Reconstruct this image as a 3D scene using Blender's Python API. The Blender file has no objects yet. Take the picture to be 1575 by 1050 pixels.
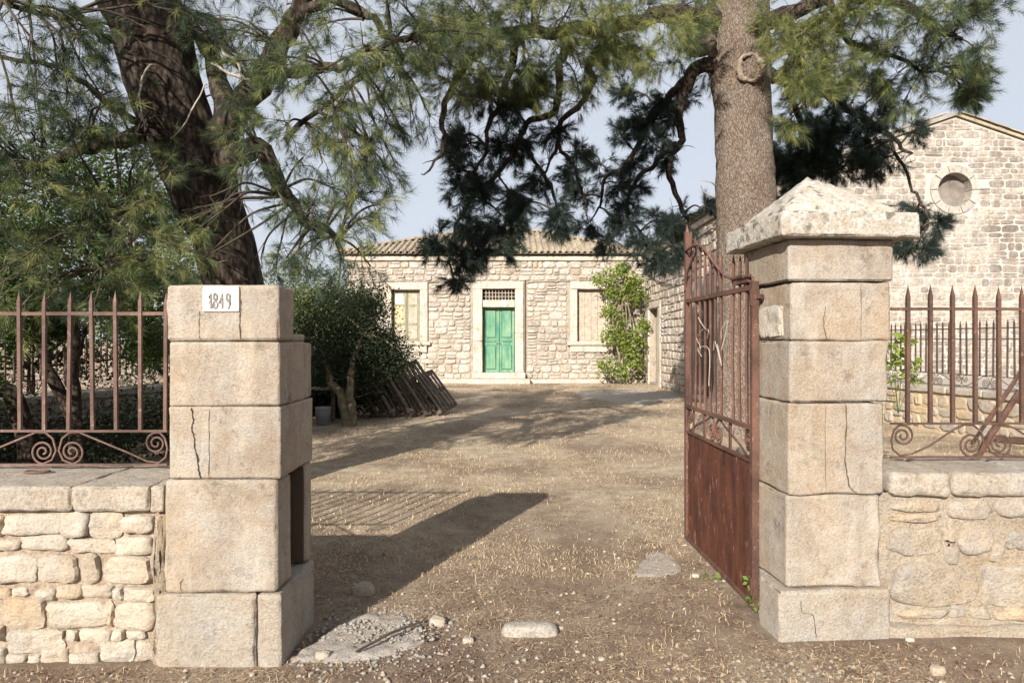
import bpy, bmesh, math, random
import numpy as np
from mathutils import Vector, Matrix, noise

# ------------------------------------------------------------------ camera, sky, sun, exposure
S = bpy.context.scene
COL = S.collection
cam_d = bpy.data.cameras.new("camera")
cam_d.sensor_width = 36.0
cam_d.lens = 24.0
cam_d.clip_end = 2000
cam = bpy.data.objects.new("camera", cam_d)
COL.objects.link(cam)
cam.location = (0, 0, 1.6)
cam.rotation_euler = (math.radians(90), 0, 0)
S.camera = cam

SUN_EL = math.radians(25.4)
SUN_H = Vector((-0.387, -0.922, 0)).normalized()          # horizontal direction towards the sun
W = bpy.data.worlds.new("World")
S.world = W
W.use_nodes = True
wn = W.node_tree
bg = wn.nodes.get("Background")
sky = wn.nodes.new("ShaderNodeTexSky")
sky.sky_type = 'NISHITA'
sky.sun_disc = False
sky.sun_elevation = SUN_EL
sky.sun_rotation = math.atan2(SUN_H.x, SUN_H.y) % (2 * math.pi)
sky.altitude = 100
sky.air_density = 1.0
sky.dust_density = 1.0
sky.ozone_density = 1.0
veil = wn.nodes.new("ShaderNodeMix")            # a thin even high haze over the whole sky
veil.data_type = 'RGBA'
veil.inputs[0].default_value = 0.90
veil.inputs[7].default_value = (2.98, 3.12, 3.45, 1)
wn.links.new(sky.outputs[0], veil.inputs[6])
wn.links.new(veil.outputs[2], bg.inputs[0])
bg.inputs[1].default_value = 0.12

sd = bpy.data.lights.new("sun", 'SUN')
sd.energy = 5.0
sd.angle = math.radians(0.5)
sd.color = (1.0, 0.94, 0.86)
sun = bpy.data.objects.new("sun", sd)
COL.objects.link(sun)
ldir = Vector((-SUN_H.x * math.cos(SUN_EL), -SUN_H.y * math.cos(SUN_EL), -math.sin(SUN_EL)))
sun.rotation_euler = ldir.to_track_quat('-Z', 'Y').to_euler()
sun.location = (-20, -40, 25)

S.view_settings.view_transform = 'Standard'
S.view_settings.look = 'None'
S.view_settings.exposure = 0.93
S.view_settings.gamma = 1
S.view_settings.use_curve_mapping = False
S.render.engine = 'CYCLES'
S.cycles.max_bounces = 6
S.cycles.transparent_max_bounces = 4

rng = np.random.default_rng(11)
rnd = random.Random(5)


def P(px, py, Y):
    """a point seen at px,py of the photograph, at depth Y metres"""
    return Vector(((px - 787.5) / 1050 * Y, Y, 1.6 - (py - 525) / 1050 * Y))


# ------------------------------------------------------------------ materials
def new_mat(name):
    m = bpy.data.materials.new(name)
    m.use_nodes = True
    nt = m.node_tree
    b = nt.nodes["Principled BSDF"]
    b.inputs["Roughness"].default_value = 0.9
    b.inputs["Specular IOR Level"].default_value = 0.25
    return m, nt, b


def N(nt, t, **k):
    n = nt.nodes.new(t)
    for a, v in k.items():
        setattr(n, a, v)
    return n


def pos_node(nt, scale=(1, 1, 1)):
    g = N(nt, "ShaderNodeNewGeometry")
    mp = N(nt, "ShaderNodeMapping")
    mp.inputs["Scale"].default_value = scale
    nt.links.new(g.outputs["Position"], mp.inputs[0])
    return mp.outputs[0]


def noise_n(nt, vec, scale, detail=6, rough=0.6):
    n = N(nt, "ShaderNodeTexNoise")
    n.inputs["Scale"].default_value = scale
    n.inputs["Detail"].default_value = detail
    n.inputs["Roughness"].default_value = rough
    nt.links.new(vec, n.inputs["Vector"])
    return n.outputs["Fac"]


def ramp(nt, fac, stops):
    r = N(nt, "ShaderNodeValToRGB")
    els = r.color_ramp.elements
    els[0].position, els[0].color = stops[0][0], (*stops[0][1], 1)
    els[1].position, els[1].color = stops[-1][0], (*stops[-1][1], 1)
    for p, c in stops[1:-1]:
        e = els.new(p)
        e.color = (*c, 1)
    nt.links.new(fac, r.inputs[0])
    return r.outputs[0]


def g3(v):
    return (v, v, v)


def mixc(nt, fac, a, b, mode='MIX'):
    m = N(nt, "ShaderNodeMix", data_type='RGBA', blend_type=mode)
    for inp, v in ((m.inputs[0], fac), (m.inputs[6], a), (m.inputs[7], b)):
        if isinstance(v, (int, float)):
            inp.default_value = v
        elif isinstance(v, tuple):
            inp.default_value = (*v, 1)
        else:
            nt.links.new(v, inp)
    return m.outputs[2]


def tint_fac(nt):
    a = N(nt, "ShaderNodeAttribute", attribute_name="tint")
    oi = N(nt, "ShaderNodeObjectInfo")
    ad = N(nt, "ShaderNodeMath", operation='ADD')
    nt.links.new(a.outputs["Fac"], ad.inputs[0])
    nt.links.new(oi.outputs["Random"], ad.inputs[1])
    fr = N(nt, "ShaderNodeMath", operation='FRACT')
    nt.links.new(ad.outputs[0], fr.inputs[0])
    return fr.outputs[0]


def bump(nt, b, h, strength, dist):
    bp = N(nt, "ShaderNodeBump")
    bp.inputs["Strength"].default_value = strength
    bp.inputs["Distance"].default_value = dist
    nt.links.new(h, bp.inputs["Height"])
    nt.links.new(bp.outputs[0], b.inputs["Normal"])
    return bp


def stone_mat(name, pal, tex=1.0, spots=0.35, spot_col=(.12, .10, .08), bump_d=0.01, pits=0.0, lichen=0.0, drip=0.0,
              fine=60.0, grey=(.42, .40, .37), blotch=0.0, grain=1.0):
    """pal: colours a stone may take; spots: dark stains and lichens"""
    m, nt, b = new_mat(name)
    v = pos_node(nt)
    t = tint_fac(nt)
    k = len(pal)
    base = ramp(nt, t, [(i / (k - 1), c) for i, c in enumerate(pal)])
    big = noise_n(nt, v, 1.7 * tex, 5, .6)
    mid = noise_n(nt, v, 9 * tex, 8, .65)
    fin = noise_n(nt, v, fine * tex, 6, .75)
    c = mixc(nt, ramp(nt, big, [(.40, g3(0)), (.62, g3(.75))]), base, grey)
    c = mixc(nt, ramp(nt, mid, [(.35, g3(.55)), (.65, g3(0))]), c, mixc(nt, 1.0, c, (.84, .72, .59), 'MULTIPLY'))
    c = mixc(nt, ramp(nt, fin, [(.34, g3(.75 * grain)), (.50, g3(0))]), c, mixc(nt, 1.0, c, (.50, .43, .36), 'MULTIPLY'))
    c = mixc(nt, ramp(nt, fin, [(.54, g3(0)), (.66, g3(.55 * grain))]), c, mixc(nt, 1.0, c, (1.35, 1.33, 1.30), 'MULTIPLY'))
    sm = noise_n(nt, v, 3.1 * tex, 7, .7)
    c = mixc(nt, ramp(nt, sm, [(.50, g3(0)), (.63, g3(.45))]), c, mixc(nt, 1.0, c, (.74, .68, .62), 'MULTIPLY'))
    sp = noise_n(nt, v, 4.2 * tex, 10, .78)
    c = mixc(nt, ramp(nt, sp, [(.56, g3(0)), (.66, g3(spots))]), c, spot_col)
    if drip > 0:
        vd = pos_node(nt, (7, 7, .8))
        dn = noise_n(nt, vd, 1.0, 6, .6)
        c = mixc(nt, ramp(nt, dn, [(.50, g3(0)), (.68, g3(drip))]), c, mixc(nt, 1.0, c, (.52, .47, .42), 'MULTIPLY'))
        vw = noise_n(nt, pos_node(nt, (5, 5, 1.1)), 1.3, 6, .6)
        c = mixc(nt, ramp(nt, vw, [(.55, g3(0)), (.70, g3(drip * .8))]), c, (.72, .66, .56))
    if lichen > 0:
        vo = N(nt, "ShaderNodeTexVoronoi", feature='F1')
        vo.inputs["Scale"].default_value = 15
        wv = N(nt, "ShaderNodeVectorMath", operation='ADD')
        nz = N(nt, "ShaderNodeTexNoise")
        nz.inputs["Scale"].default_value = 18
        nt.links.new(v, nz.inputs["Vector"])
        sc = N(nt, "ShaderNodeVectorMath", operation='SCALE')
        sc.inputs[3].default_value = .10
        nt.links.new(nz.outputs["Color"], sc.inputs[0])
        nt.links.new(v, wv.inputs[0]); nt.links.new(sc.outputs[0], wv.inputs[1])
        nt.links.new(wv.outputs[0], vo.inputs["Vector"])
        msk = ramp(nt, vo.outputs["Distance"], [(.34, g3(lichen)), (.46, g3(0))])
        gate = ramp(nt, noise_n(nt, v, 5.0, 3, .6), [(.47, g3(0)), (.55, g3(1))])
        mm = mixc(nt, 1.0, msk, gate, 'MULTIPLY')
        c = mixc(nt, mm, c, (.10, .095, .08))
        wl = noise_n(nt, v, 26, 8, .7)
        c = mixc(nt, ramp(nt, wl, [(.54, g3(0)), (.60, g3(lichen * .7))]), c, (.66, .65, .60))
    if blotch > 0:
        bl = noise_n(nt, pos_node(nt, (1, 1, .7)), .42, 9, .72)
        c = mixc(nt, ramp(nt, bl, [(.44, g3(0)), (.60, g3(blotch))]), c, mixc(nt, 1.0, c, (.52, .49, .47), 'MULTIPLY'))
    if pits > 0:
        pn = noise_n(nt, v, 34, 5, .6)
        pm = ramp(nt, pn, [(.62, g3(0)), (.70, g3(pits))])
        c = mixc(nt, pm, c, (.16, .12, .09))
    nt.links.new(c, b.inputs["Base Color"])
    hs = N(nt, "ShaderNodeMath", operation='MULTIPLY_ADD')
    nt.links.new(fin, hs.inputs[0]); hs.inputs[1].default_value = .8
    nt.links.new(mid, hs.inputs[2])
    bump(nt, b, hs.outputs[0], 1.0, bump_d)
    return m


CREAM = [(.50, .42, .31), (.56, .49, .38), (.60, .49, .34), (.47, .41, .33), (.62, .55, .44), (.54, .42, .28)]
M = {}
M['ashlar'] = stone_mat('weathered_ashlar', [(.40, .335, .26), (.44, .375, .295), (.43, .345, .25), (.41, .355, .285)], spots=.75, bump_d=.013, drip=.30, pits=.30, fine=70, lichen=.12, grain=.8, blotch=.45, tex=1.3)
M['ashlar_pit'] = stone_mat('pitted_ashlar', [(.44, .385, .31), (.47, .415, .335)], spots=.25, bump_d=.022, pits=.45, fine=70, grain=.7, blotch=.2)
M['cap'] = stone_mat('lichened_cap_stone', [(.44, .40, .34), (.47, .43, .37)], spots=.65, bump_d=.018, lichen=.75, grey=(.50, .48, .44))
M['coping'] = stone_mat('coping_stone', [(.42, .37, .30), (.46, .41, .34), (.40, .35, .29)], spots=.45, bump_d=.02, lichen=.25)
M['rubble'] = stone_mat('cream_rubble_stone', [(.58, .51, .405), (.63, .565, .465), (.56, .44, .30), (.57, .51, .42), (.65, .59, .49), (.60, .54, .44)], spots=.22, bump_d=.024, tex=1.2, pits=.25, grain=.6, grey=(.50, .475, .43))
M['rubble_tan'] = stone_mat('tan_plastered_stone', [(.48, .40, .30), (.56, .47, .36), (.58, .44, .28), (.53, .465, .37)], spots=.35, bump_d=.026, tex=1.2, pits=.3, grain=.8)
M['rubble_grey'] = stone_mat('grey_tan_rubble_stone', [(.44, .41, .37), (.55, .45, .32), (.60, .47, .30), (.47, .43, .37)], spots=.30, bump_d=.030, tex=1.1, pits=.3)
M['house_stone'] = stone_mat('house_stone', [(.46, .43, .375), (.54, .51, .455), (.51, .475, .41), (.37, .32, .26), (.60, .57, .515), (.44, .375, .30), (.56, .53, .475), (.40, .38, .34)], blotch=.45, spots=.32, bump_d=.05, tex=.45, fine=25)
M['wing_stone'] = stone_mat('outbuilding_stone', [(.40, .355, .30), (.47, .42, .36), (.42, .36, .295), (.35, .30, .25)], spots=.35, bump_d=.03, tex=.45, fine=25)
M['church_stone'] = stone_mat('church_stone', [(.24, .22, .20), (.31, .285, .255), (.40, .37, .335), (.49, .46, .415), (.46, .43, .38), (.44, .40, .345), (.51, .48, .435), (.48, .45, .405), (.50, .475, .43), (.46, .425, .385), (.34, .315, .28)], spots=.8, spot_col=(.17, .15, .13), bump_d=.04, tex=.55, fine=22, grey=(.24, .22, .20), drip=.3, blotch=.6)
M['surround'] = stone_mat('cut_stone_surround', [(.50, .45, .38), (.55, .49, .41)], spots=.30, bump_d=.02, tex=.6, drip=.4, fine=30)


def mortar_mat(name, a, b_, sc=14, d=.02):
    m, nt, b = new_mat(name)
    v = pos_node(nt)
    n1 = noise_n(nt, v, sc, 9, .7)
    n2 = noise_n(nt, v, 1.6, 5, .6)
    c = mixc(nt, ramp(nt, n1, [(.35, g3(0)), (.62, g3(1))]), a, b_)
    c = mixc(nt, ramp(nt, n2, [(.4, g3(0)), (.65, g3(.5))]), c, (.40, .33, .26))
    nt.links.new(c, b.inputs["Base Color"])
    bump(nt, b, n1, 1.0, d)
    return m


M['mortar'] = mortar_mat('earth_mortar', (.26, .18, .12), (.47, .38, .29), 30, .03)
M['plaster'] = stone_mat('lime_plaster', [(.47, .39, .29), (.50, .42, .32)], spots=.35, bump_d=.03, tex=1.3, pits=.35, grey=(.50, .46, .40), drip=.3)
M['mortar_house'] = mortar_mat('house_mortar', (.17, .135, .105), (.36, .31, .25), 10, .03)
M['mortar_church'] = mortar_mat('church_mortar', (.30, .27, .235), (.47, .43, .38), 2.0, .03)
M['earth'] = mortar_mat('tan_earth_face', (.38, .29, .19), (.54, .43, .30), 7, .04)


def simple(name, col, rough=.8, metal=0, bumps=None, var=None):
    m, nt, b = new_mat(name)
    b.inputs["Roughness"].default_value = rough
    b.inputs["Metallic"].default_value = metal
    if var:
        v = pos_node(nt, var[2] if len(var) > 2 else (1, 1, 1))
        f = noise_n(nt, v, var[1], 8, .7)
        nt.links.new(mixc(nt, ramp(nt, f, [(.38, g3(0)), (.62, g3(1))]), col, var[0]), b.inputs["Base Color"])
        if bumps:
            bump(nt, b, f, 1, bumps)
    else:
        b.inputs["Base Color"].default_value = (*col, 1)
    return m


def rust_mat(name, dark, mid, pale, pale_amt=.5, streak=False):
    m, nt, b = new_mat(name)
    v = pos_node(nt)
    vs = pos_node(nt, (4.5, 4.5, 1.3)) if streak else v
    a = noise_n(nt, vs, 2.2, 8, .65)
    f = noise_n(nt, v, 55, 6, .75)
    c = mixc(nt, ramp(nt, a, [(.34, g3(0)), (.64, g3(1))]), dark, mid)
    c = mixc(nt, ramp(nt, f, [(.35, g3(.5)), (.55, g3(0))]), c, mixc(nt, 1.0, c, (.5, .42, .4), 'MULTIPLY'))
    p = noise_n(nt, pos_node(nt, (5, 5, 1.6)) if streak else v, 5.5 if streak else 22, 8, .7)
    c = mixc(nt, ramp(nt, p, [(.58, g3(0)), (.68, g3(pale_amt))]), c, pale)
    nt.links.new(c, b.inputs["Base Color"])
    b.inputs["Roughness"].default_value = .78
    bump(nt, b, f, .6, .002)
    return m


M['rust_sheet'] = rust_mat('rusted_sheet_steel', (.048, .019, .012), (.128, .044, .024), (.36, .21, .16), .8, True)
M['rust_gate'] = rust_mat('rusted_gate_iron', (.060, .032, .024), (.15, .078, .056), (.36, .23, .18), .5, False)
M['rust_left'] = rust_mat('faded_red_iron', (.070, .042, .033), (.165, .102, .080), (.34, .25, .21), .4, False)
M['rust_right'] = rust_mat('orange_brown_rusty_iron', (.055, .034, .026), (.125, .070, .048), (.40, .26, .15), .45, False)
M['iron_dark'] = rust_mat('dark_iron', (.05, .035, .03), (.10, .07, .055), (.16, .10, .07), .5, False)
M['tile'] = stone_mat('clay_roof_tile', [(.24, .195, .155), (.33, .275, .22), (.28, .235, .185), (.36, .315, .25), (.22, .185, .145), (.30, .26, .195)], spots=.7, spot_col=(.17, .15, .09), bump_d=.01, tex=1.0, grey=(.42, .38, .27))
M['green'] = simple('faded_green_paint', (.055, .19, .125), .75, 0, .003, ((.20, .30, .18), 1.6, (3, 3, .7)))
M['green_dark'] = simple('darker_panel_green', (.025, .13, .085), .8, 0, .002, ((.06, .20, .13), 5))
M['shutter'] = simple('faded_olive_shutter', (.16, .155, .10), .8, 0, .002, ((.27, .255, .17), 6, (4, 4, .6)))
M['board'] = simple('grey_boarding', (.29, .24, .185), .85, 0, .004, ((.42, .36, .29), 7, (1, 1, 1)))
M['paper'] = simple('white_paper', (.78, .75, .70), .8)
M['orange'] = simple('orange_board', (.60, .33, .17), .8, 0, .002, ((.68, .42, .25), 5))
M['lip'] = simple('pale_healed_bark', (.16, .12, .09), .9, 0, .03, ((.33, .265, .205), 16))
M['blind'] = simple('shaded_render', (.12, .10, .085), .9, 0, .02, ((.22, .19, .165), 1.8))  # back of the round window, its shade put into the dark colour
M['ringst'] = stone_mat('grey_ring_stone', [(.34, .32, .29), (.38, .355, .32)], spots=.3, bump_d=.02, tex=.6, fine=25)
M['dark_void'] = simple('dark_interior', (.03, .025, .02), 1)
M['interior_shade'] = simple('doorway_interior_shade', (.07, .075, .06), .85, 0, .004, ((.12, .12, .10), 4, (4, 4, .5)))  # colour standing for the dark inside of the open doorway
M['grey_lintel'] = simple('grey_lintel_stone', (.25, .23, .21), .9, 0, .01, ((.36, .33, .30), 4))
M['pallet'] = simple('weathered_pallet_wood', (.08, .06, .045), .85, 0, .004, ((.17, .135, .10), 9, (2, 2, 2)))
M['zinc'] = simple('zinc_bucket', (.42, .44, .46), .5, .3, .002, ((.30, .31, .33), 8))
M['plaque'] = simple('white_plaque', (.62, .58, .53), .85, 0, .003, ((.50, .44, .37), 22))
M['ink'] = simple('worn_black_print', (.05, .045, .045), .8, 0, .0005, ((.26, .24, .22), 90))
M['concrete'] = stone_mat('broken_concrete', [(.42, .39, .35), (.47, .43, .38)], spots=.35, bump_d=.02, tex=2, pits=.6, grey=(.48, .46, .43))
M['twig'] = simple('pine_twig', (.040, .030, .022), .9, 0, .003, ((.085, .066, .048), 9))
M['dead_twig'] = simple('dead_grey_twig', (.32, .27, .22), .9, 0, .002, ((.40, .35, .29), 9))
M['pale_bark'] = simple('pale_shrub_bark', (.11, .085, .055), .9, 0, .006, ((.24, .20, .13), 12))
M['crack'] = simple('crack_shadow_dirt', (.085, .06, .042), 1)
M['cable'] = simple('black_cable', (.03, .03, .03), .7)


def bark_mat(name, deep, mid, high, sc=1.0):
    m, nt, b = new_mat(name)
    v = pos_node(nt, (1, 1, .38))
    vo = N(nt, "ShaderNodeTexVoronoi", feature='F1')
    vo.inputs["Scale"].default_value = 19 * sc
    nt.links.new(v, vo.inputs["Vector"])
    f = noise_n(nt, v, 24 * sc, 8, .75)
    g = noise_n(nt, pos_node(nt), 2.0, 5, .6)
    ad = N(nt, "ShaderNodeMath", operation='MULTIPLY_ADD')
    nt.links.new(vo.outputs["Distance"], ad.inputs[0]); ad.inputs[1].default_value = -.7
    nt.links.new(f, ad.inputs[2])
    v2 = N(nt, "ShaderNodeTexVoronoi", feature='DISTANCE_TO_EDGE')
    v2.inputs["Scale"].default_value = 5.5 * sc
    wn2 = N(nt, "ShaderNodeTexNoise"); wn2.inputs["Scale"].default_value = 9
    nt.links.new(v, wn2.inputs["Vector"])
    ws = N(nt, "ShaderNodeVectorMath", operation='SCALE'); ws.inputs[3].default_value = .16
    nt.links.new(wn2.outputs["Color"], ws.inputs[0])
    wa = N(nt, "ShaderNodeVectorMath", operation='ADD')
    nt.links.new(v, wa.inputs[0]); nt.links.new(ws.outputs[0], wa.inputs[1])
    nt.links.new(wa.outputs[0], v2.inputs["Vector"])
    c = ramp(nt, ad.outputs[0], [(-.0, deep), (.16, mid), (.55, high)])
    c = mixc(nt, ramp(nt, v2.outputs["Distance"], [(.02, g3(.85)), (.13, g3(0))]), c, deep)
    c = mixc(nt, ramp(nt, g, [(.40, g3(0)), (.65, g3(.45))]), c, mixc(nt, 1.0, c, (.80, .66, .56), 'MULTIPLY'))
    nt.links.new(c, b.inputs["Base Color"])
    bump(nt, b, ad.outputs[0], 1.0, .035)
    return m


M['bark_dark'] = bark_mat('dark_pine_bark', (.022, .016, .012), (.070, .052, .040), (.135, .105, .082), 1.1)
M['bark_light'] = bark_mat('pink_grey_pine_bark', (.13, .10, .078), (.26, .21, .168), (.33, .275, .225), 3.0)


def leaf_mat(name, pal, trans=.35, rough=.55, tcol=(.30, .36, .06)):
    m, nt, b = new_mat(name)
    a = N(nt, "ShaderNodeAttribute", attribute_name="tint")
    c = ramp(nt, a.outputs["Fac"], [(i / (len(pal) - 1), c) for i, c in enumerate(pal)])
    nt.links.new(c, b.inputs["Base Color"])
    b.inputs["Roughness"].default_value = rough
    tr = N(nt, "ShaderNodeBsdfTranslucent")
    nt.links.new(mixc(nt, .55, c, tcol), tr.inputs[0])
    mx = N(nt, "ShaderNodeMixShader")
    mx.inputs[0].default_value = trans
    out = nt.nodes["Material Output"]
    nt.links.new(b.outputs[0], mx.inputs[1]); nt.links.new(tr.outputs[0], mx.inputs[2])
    nt.links.new(mx.outputs[0], out.inputs[0])
    return m


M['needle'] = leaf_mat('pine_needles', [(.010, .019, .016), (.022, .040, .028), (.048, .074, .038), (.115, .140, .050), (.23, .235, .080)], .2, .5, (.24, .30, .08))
M['needle_shaded'] = leaf_mat('shaded_pine_needles', [(.018, .029, .026), (.030, .046, .034), (.024, .036, .030)], .10, .8, (.10, .13, .05))  # shaded copy of the pine needles, shade put into the colour
M['carob'] = leaf_mat('carob_leaves', [(.030, .060, .018), (.055, .10, .026), (.085, .14, .035)], .2, .4)
M['olive'] = leaf_mat('shrub_leaves', [(.040, .060, .028), (.085, .11, .045), (.14, .16, .06)], .2, .5)
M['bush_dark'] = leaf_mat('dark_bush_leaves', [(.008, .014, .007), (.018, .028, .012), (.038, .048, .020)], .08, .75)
M['fig'] = leaf_mat('bright_climber_leaves', [(.09, .14, .025), (.19, .24, .05), (.26, .30, .07)], .35, .5, (.36, .42, .07))
M['weed'] = leaf_mat('green_weed', [(.10, .18, .03), (.18, .27, .05)], .35)
M['straw'] = leaf_mat('dry_straw', [(.34, .22, .13), (.50, .37, .22), (.62, .51, .34), (.40, .26, .16), (.56, .44, .27)], .2, .8, (.5, .4, .2))
M['litter'] = leaf_mat('leaf_scraps', [(.07, .04, .025), (.15, .085, .055), (.26, .17, .11), (.46, .38, .28)], .1, .8, (.3, .2, .1))
M['straw_far'] = M['straw']


# ------------------------------------------------------------------ object helpers
WL = {}


def wloc(o):
    return WL.get(o.name, Vector((0, 0, 0)))


def tagset(o, label=None, cat=None, group=None, kind=None):
    if label: o['label'] = label
    if cat: o['category'] = cat
    if group: o['group'] = group
    if kind: o['kind'] = kind
    return o


def thing(name, label, cat, loc=(0, 0, 0), group=None, rotz=0):
    o = bpy.data.objects.new(name, None)
    COL.objects.link(o)
    o.empty_display_size = .2
    o.location = loc
    o.rotation_euler = (0, 0, rotz)
    WL[o.name] = Vector(loc)
    return tagset(o, label, cat, group, 'thing')


def mesh_of(name, V, F, mat, smooth=False, tint=None):
    me = bpy.data.meshes.new(name)
    me.from_pydata([tuple(v) for v in V], [], F)
    if mat: me.materials.append(mat)
    if smooth: me.polygons.foreach_set('use_smooth', [True] * len(me.polygons))
    if tint is not None:
        a = me.attributes.new('tint', 'FLOAT', 'POINT')
        t = np.full(len(V), tint, dtype=np.float32) if np.isscalar(tint) else np.asarray(tint, dtype=np.float32)
        a.data.foreach_set('value', t)
    me.update()
    return me


def part(name, V, F, mat, parent=None, smooth=False, tint=None, kind=None, local=False, label=None):
    """V in world coordinates (local=True: in the parent's own frame, parent rotated); the origin goes to the middle of the part"""
    A = np.array([tuple(v) for v in V], dtype=float)
    c = (A.min(0) + A.max(0)) / 2
    me = mesh_of(name, A - c, F, mat, smooth, tint)
    o = bpy.data.objects.new(name, me)
    COL.objects.link(o)
    cv = Vector(c)
    if parent is not None:
        o.parent = parent
        o.location = cv if local else cv - wloc(parent)
        WL[o.name] = cv
        if local: WL[o.name] = cv
    else:
        o.location = cv
        WL[o.name] = cv
    if kind: o['kind'] = kind
    if label: o['label'] = label
    return o


def fast_part(name, V, T, mat, parent=None, tint=None, kind=None, quads=False, smooth=False):
    """big numpy meshes: V (n,3) float, T (m,3|4) int, world coordinates"""
    V = np.asarray(V, dtype=np.float32); T = np.asarray(T, dtype=np.int32)
    c = V.mean(0) if parent is None else np.array(wloc(parent), dtype=np.float32)
    me = bpy.data.meshes.new(name)
    k = T.shape[1]
    me.vertices.add(len(V)); me.vertices.foreach_set('co', (V - c).ravel())
    me.loops.add(T.size); me.loops.foreach_set('vertex_index', T.ravel())
    me.polygons.add(len(T)); me.polygons.foreach_set('loop_start', np.arange(0, T.size, k, dtype=np.int32))
    me.polygons.foreach_set('loop_total', np.full(len(T), k, dtype=np.int32))
    if smooth: me.polygons.foreach_set('use_smooth', np.ones(len(T), dtype=bool))
    if mat: me.materials.append(mat)
    if tint is not None:
        a = me.attributes.new('tint', 'FLOAT', 'POINT')
        a.data.foreach_set('value', np.asarray(tint, dtype=np.float32))
    me.update(calc_edges=True)
    o = bpy.data.objects.new(name, me)
    COL.objects.link(o)
    if parent is not None:
        o.parent = parent
        WL[o.name] = wloc(parent)
    else:
        o.location = Vector(c.tolist()); WL[o.name] = Vector(c.tolist())
    if kind: o['kind'] = kind
    return o


class MB:
    def __init__(s):
        s.V = []; s.F = []; s.T = []

    def add(s, V, F, tint=0.0):
        k = len(s.V)
        s.V += [Vector(v) for v in V]
        s.F += [tuple(i + k for i in f) for f in F]
        s.T += [tint] * len(V)
        return s

    def box(s, x0, x1, y0, y1, z0, z1, tint=0.0, M4=None):
        V = [Vector((x, y, z)) for z in (z0, z1) for y in (y0, y1) for x in (x0, x1)]
        if M4 is not None: V = [M4 @ v for v in V]
        return s.add(V, [(0, 2, 3, 1), (4, 5, 7, 6), (0, 1, 5, 4), (2, 6, 7, 3), (0, 4, 6, 2), (1, 3, 7, 5)], tint)

    def tube(s, pts, r, n=6, cap=True, tint=0.0, flat=None, up=None):
        """r: number or list; flat=(a,b) gives an elliptical section"""
        pts = [Vector(p) for p in pts]
        k = len(pts)
        rr = r if isinstance(r, (list, tuple, np.ndarray)) else [r] * k
        prev = None
        V = []
        for i, p in enumerate(pts):
            t = (pts[min(i + 1, k - 1)] - pts[max(i - 1, 0)])
            if t.length < 1e-9: t = Vector((0, 0, 1))
            t.normalize()
            if prev is None:
                a = up if up is not None else (Vector((0, 0, 1)) if abs(t.z) < .9 else Vector((1, 0, 0)))
                x = t.cross(a).normalized()
            else:
                x = prev - t * prev.dot(t)
                x = x.normalized() if x.length > 1e-6 else t.cross(Vector((0, 0, 1))).normalized()
            prev = x
            y = t.cross(x)
            for j in range(n):
                an = 2 * math.pi * (j + .5) / n
                ca, sa = math.cos(an) * rr[i], math.sin(an) * rr[i]
                if flat: ca *= flat[0]; sa *= flat[1]
                V.append(p + x * ca + y * sa)
        F = [(i * n + j, i * n + (j + 1) % n, (i + 1) * n + (j + 1) % n, (i + 1) * n + j) for i in range(k - 1) for j in range(n)]
        if cap:
            F.append(tuple(range(n - 1, -1, -1))); F.append(tuple((k - 1) * n + j for j in range(n)))
        return s.add(V, F, tint)

    def build(s, name, mat, parent=None, smooth=False, **k):
        return part(name, s.V, s.F, mat, parent, smooth, tint=s.T, **k)


def catmull(pts, sub=6):
    pts = [Vector(p) for p in pts]
    out = []
    for i in range(len(pts) - 1):
        p0 = pts[max(i - 1, 0)]; p1 = pts[i]; p2 = pts[i + 1]; p3 = pts[min(i + 2, len(pts) - 1)]
        for j in range(sub):
            t = j / sub
            out.append(.5 * ((2 * p1) + (p2 - p0) * t + (2 * p0 - 5 * p1 + 4 * p2 - p3) * t * t + (3 * p1 - p0 - 3 * p2 + p3) * t ** 3))
    out.append(pts[-1])
    return out


def lerp_list(a, n):
    """resample list of radii to n"""
    xs = np.linspace(0, len(a) - 1, n)
    return list(np.interp(xs, range(len(a)), a))


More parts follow.
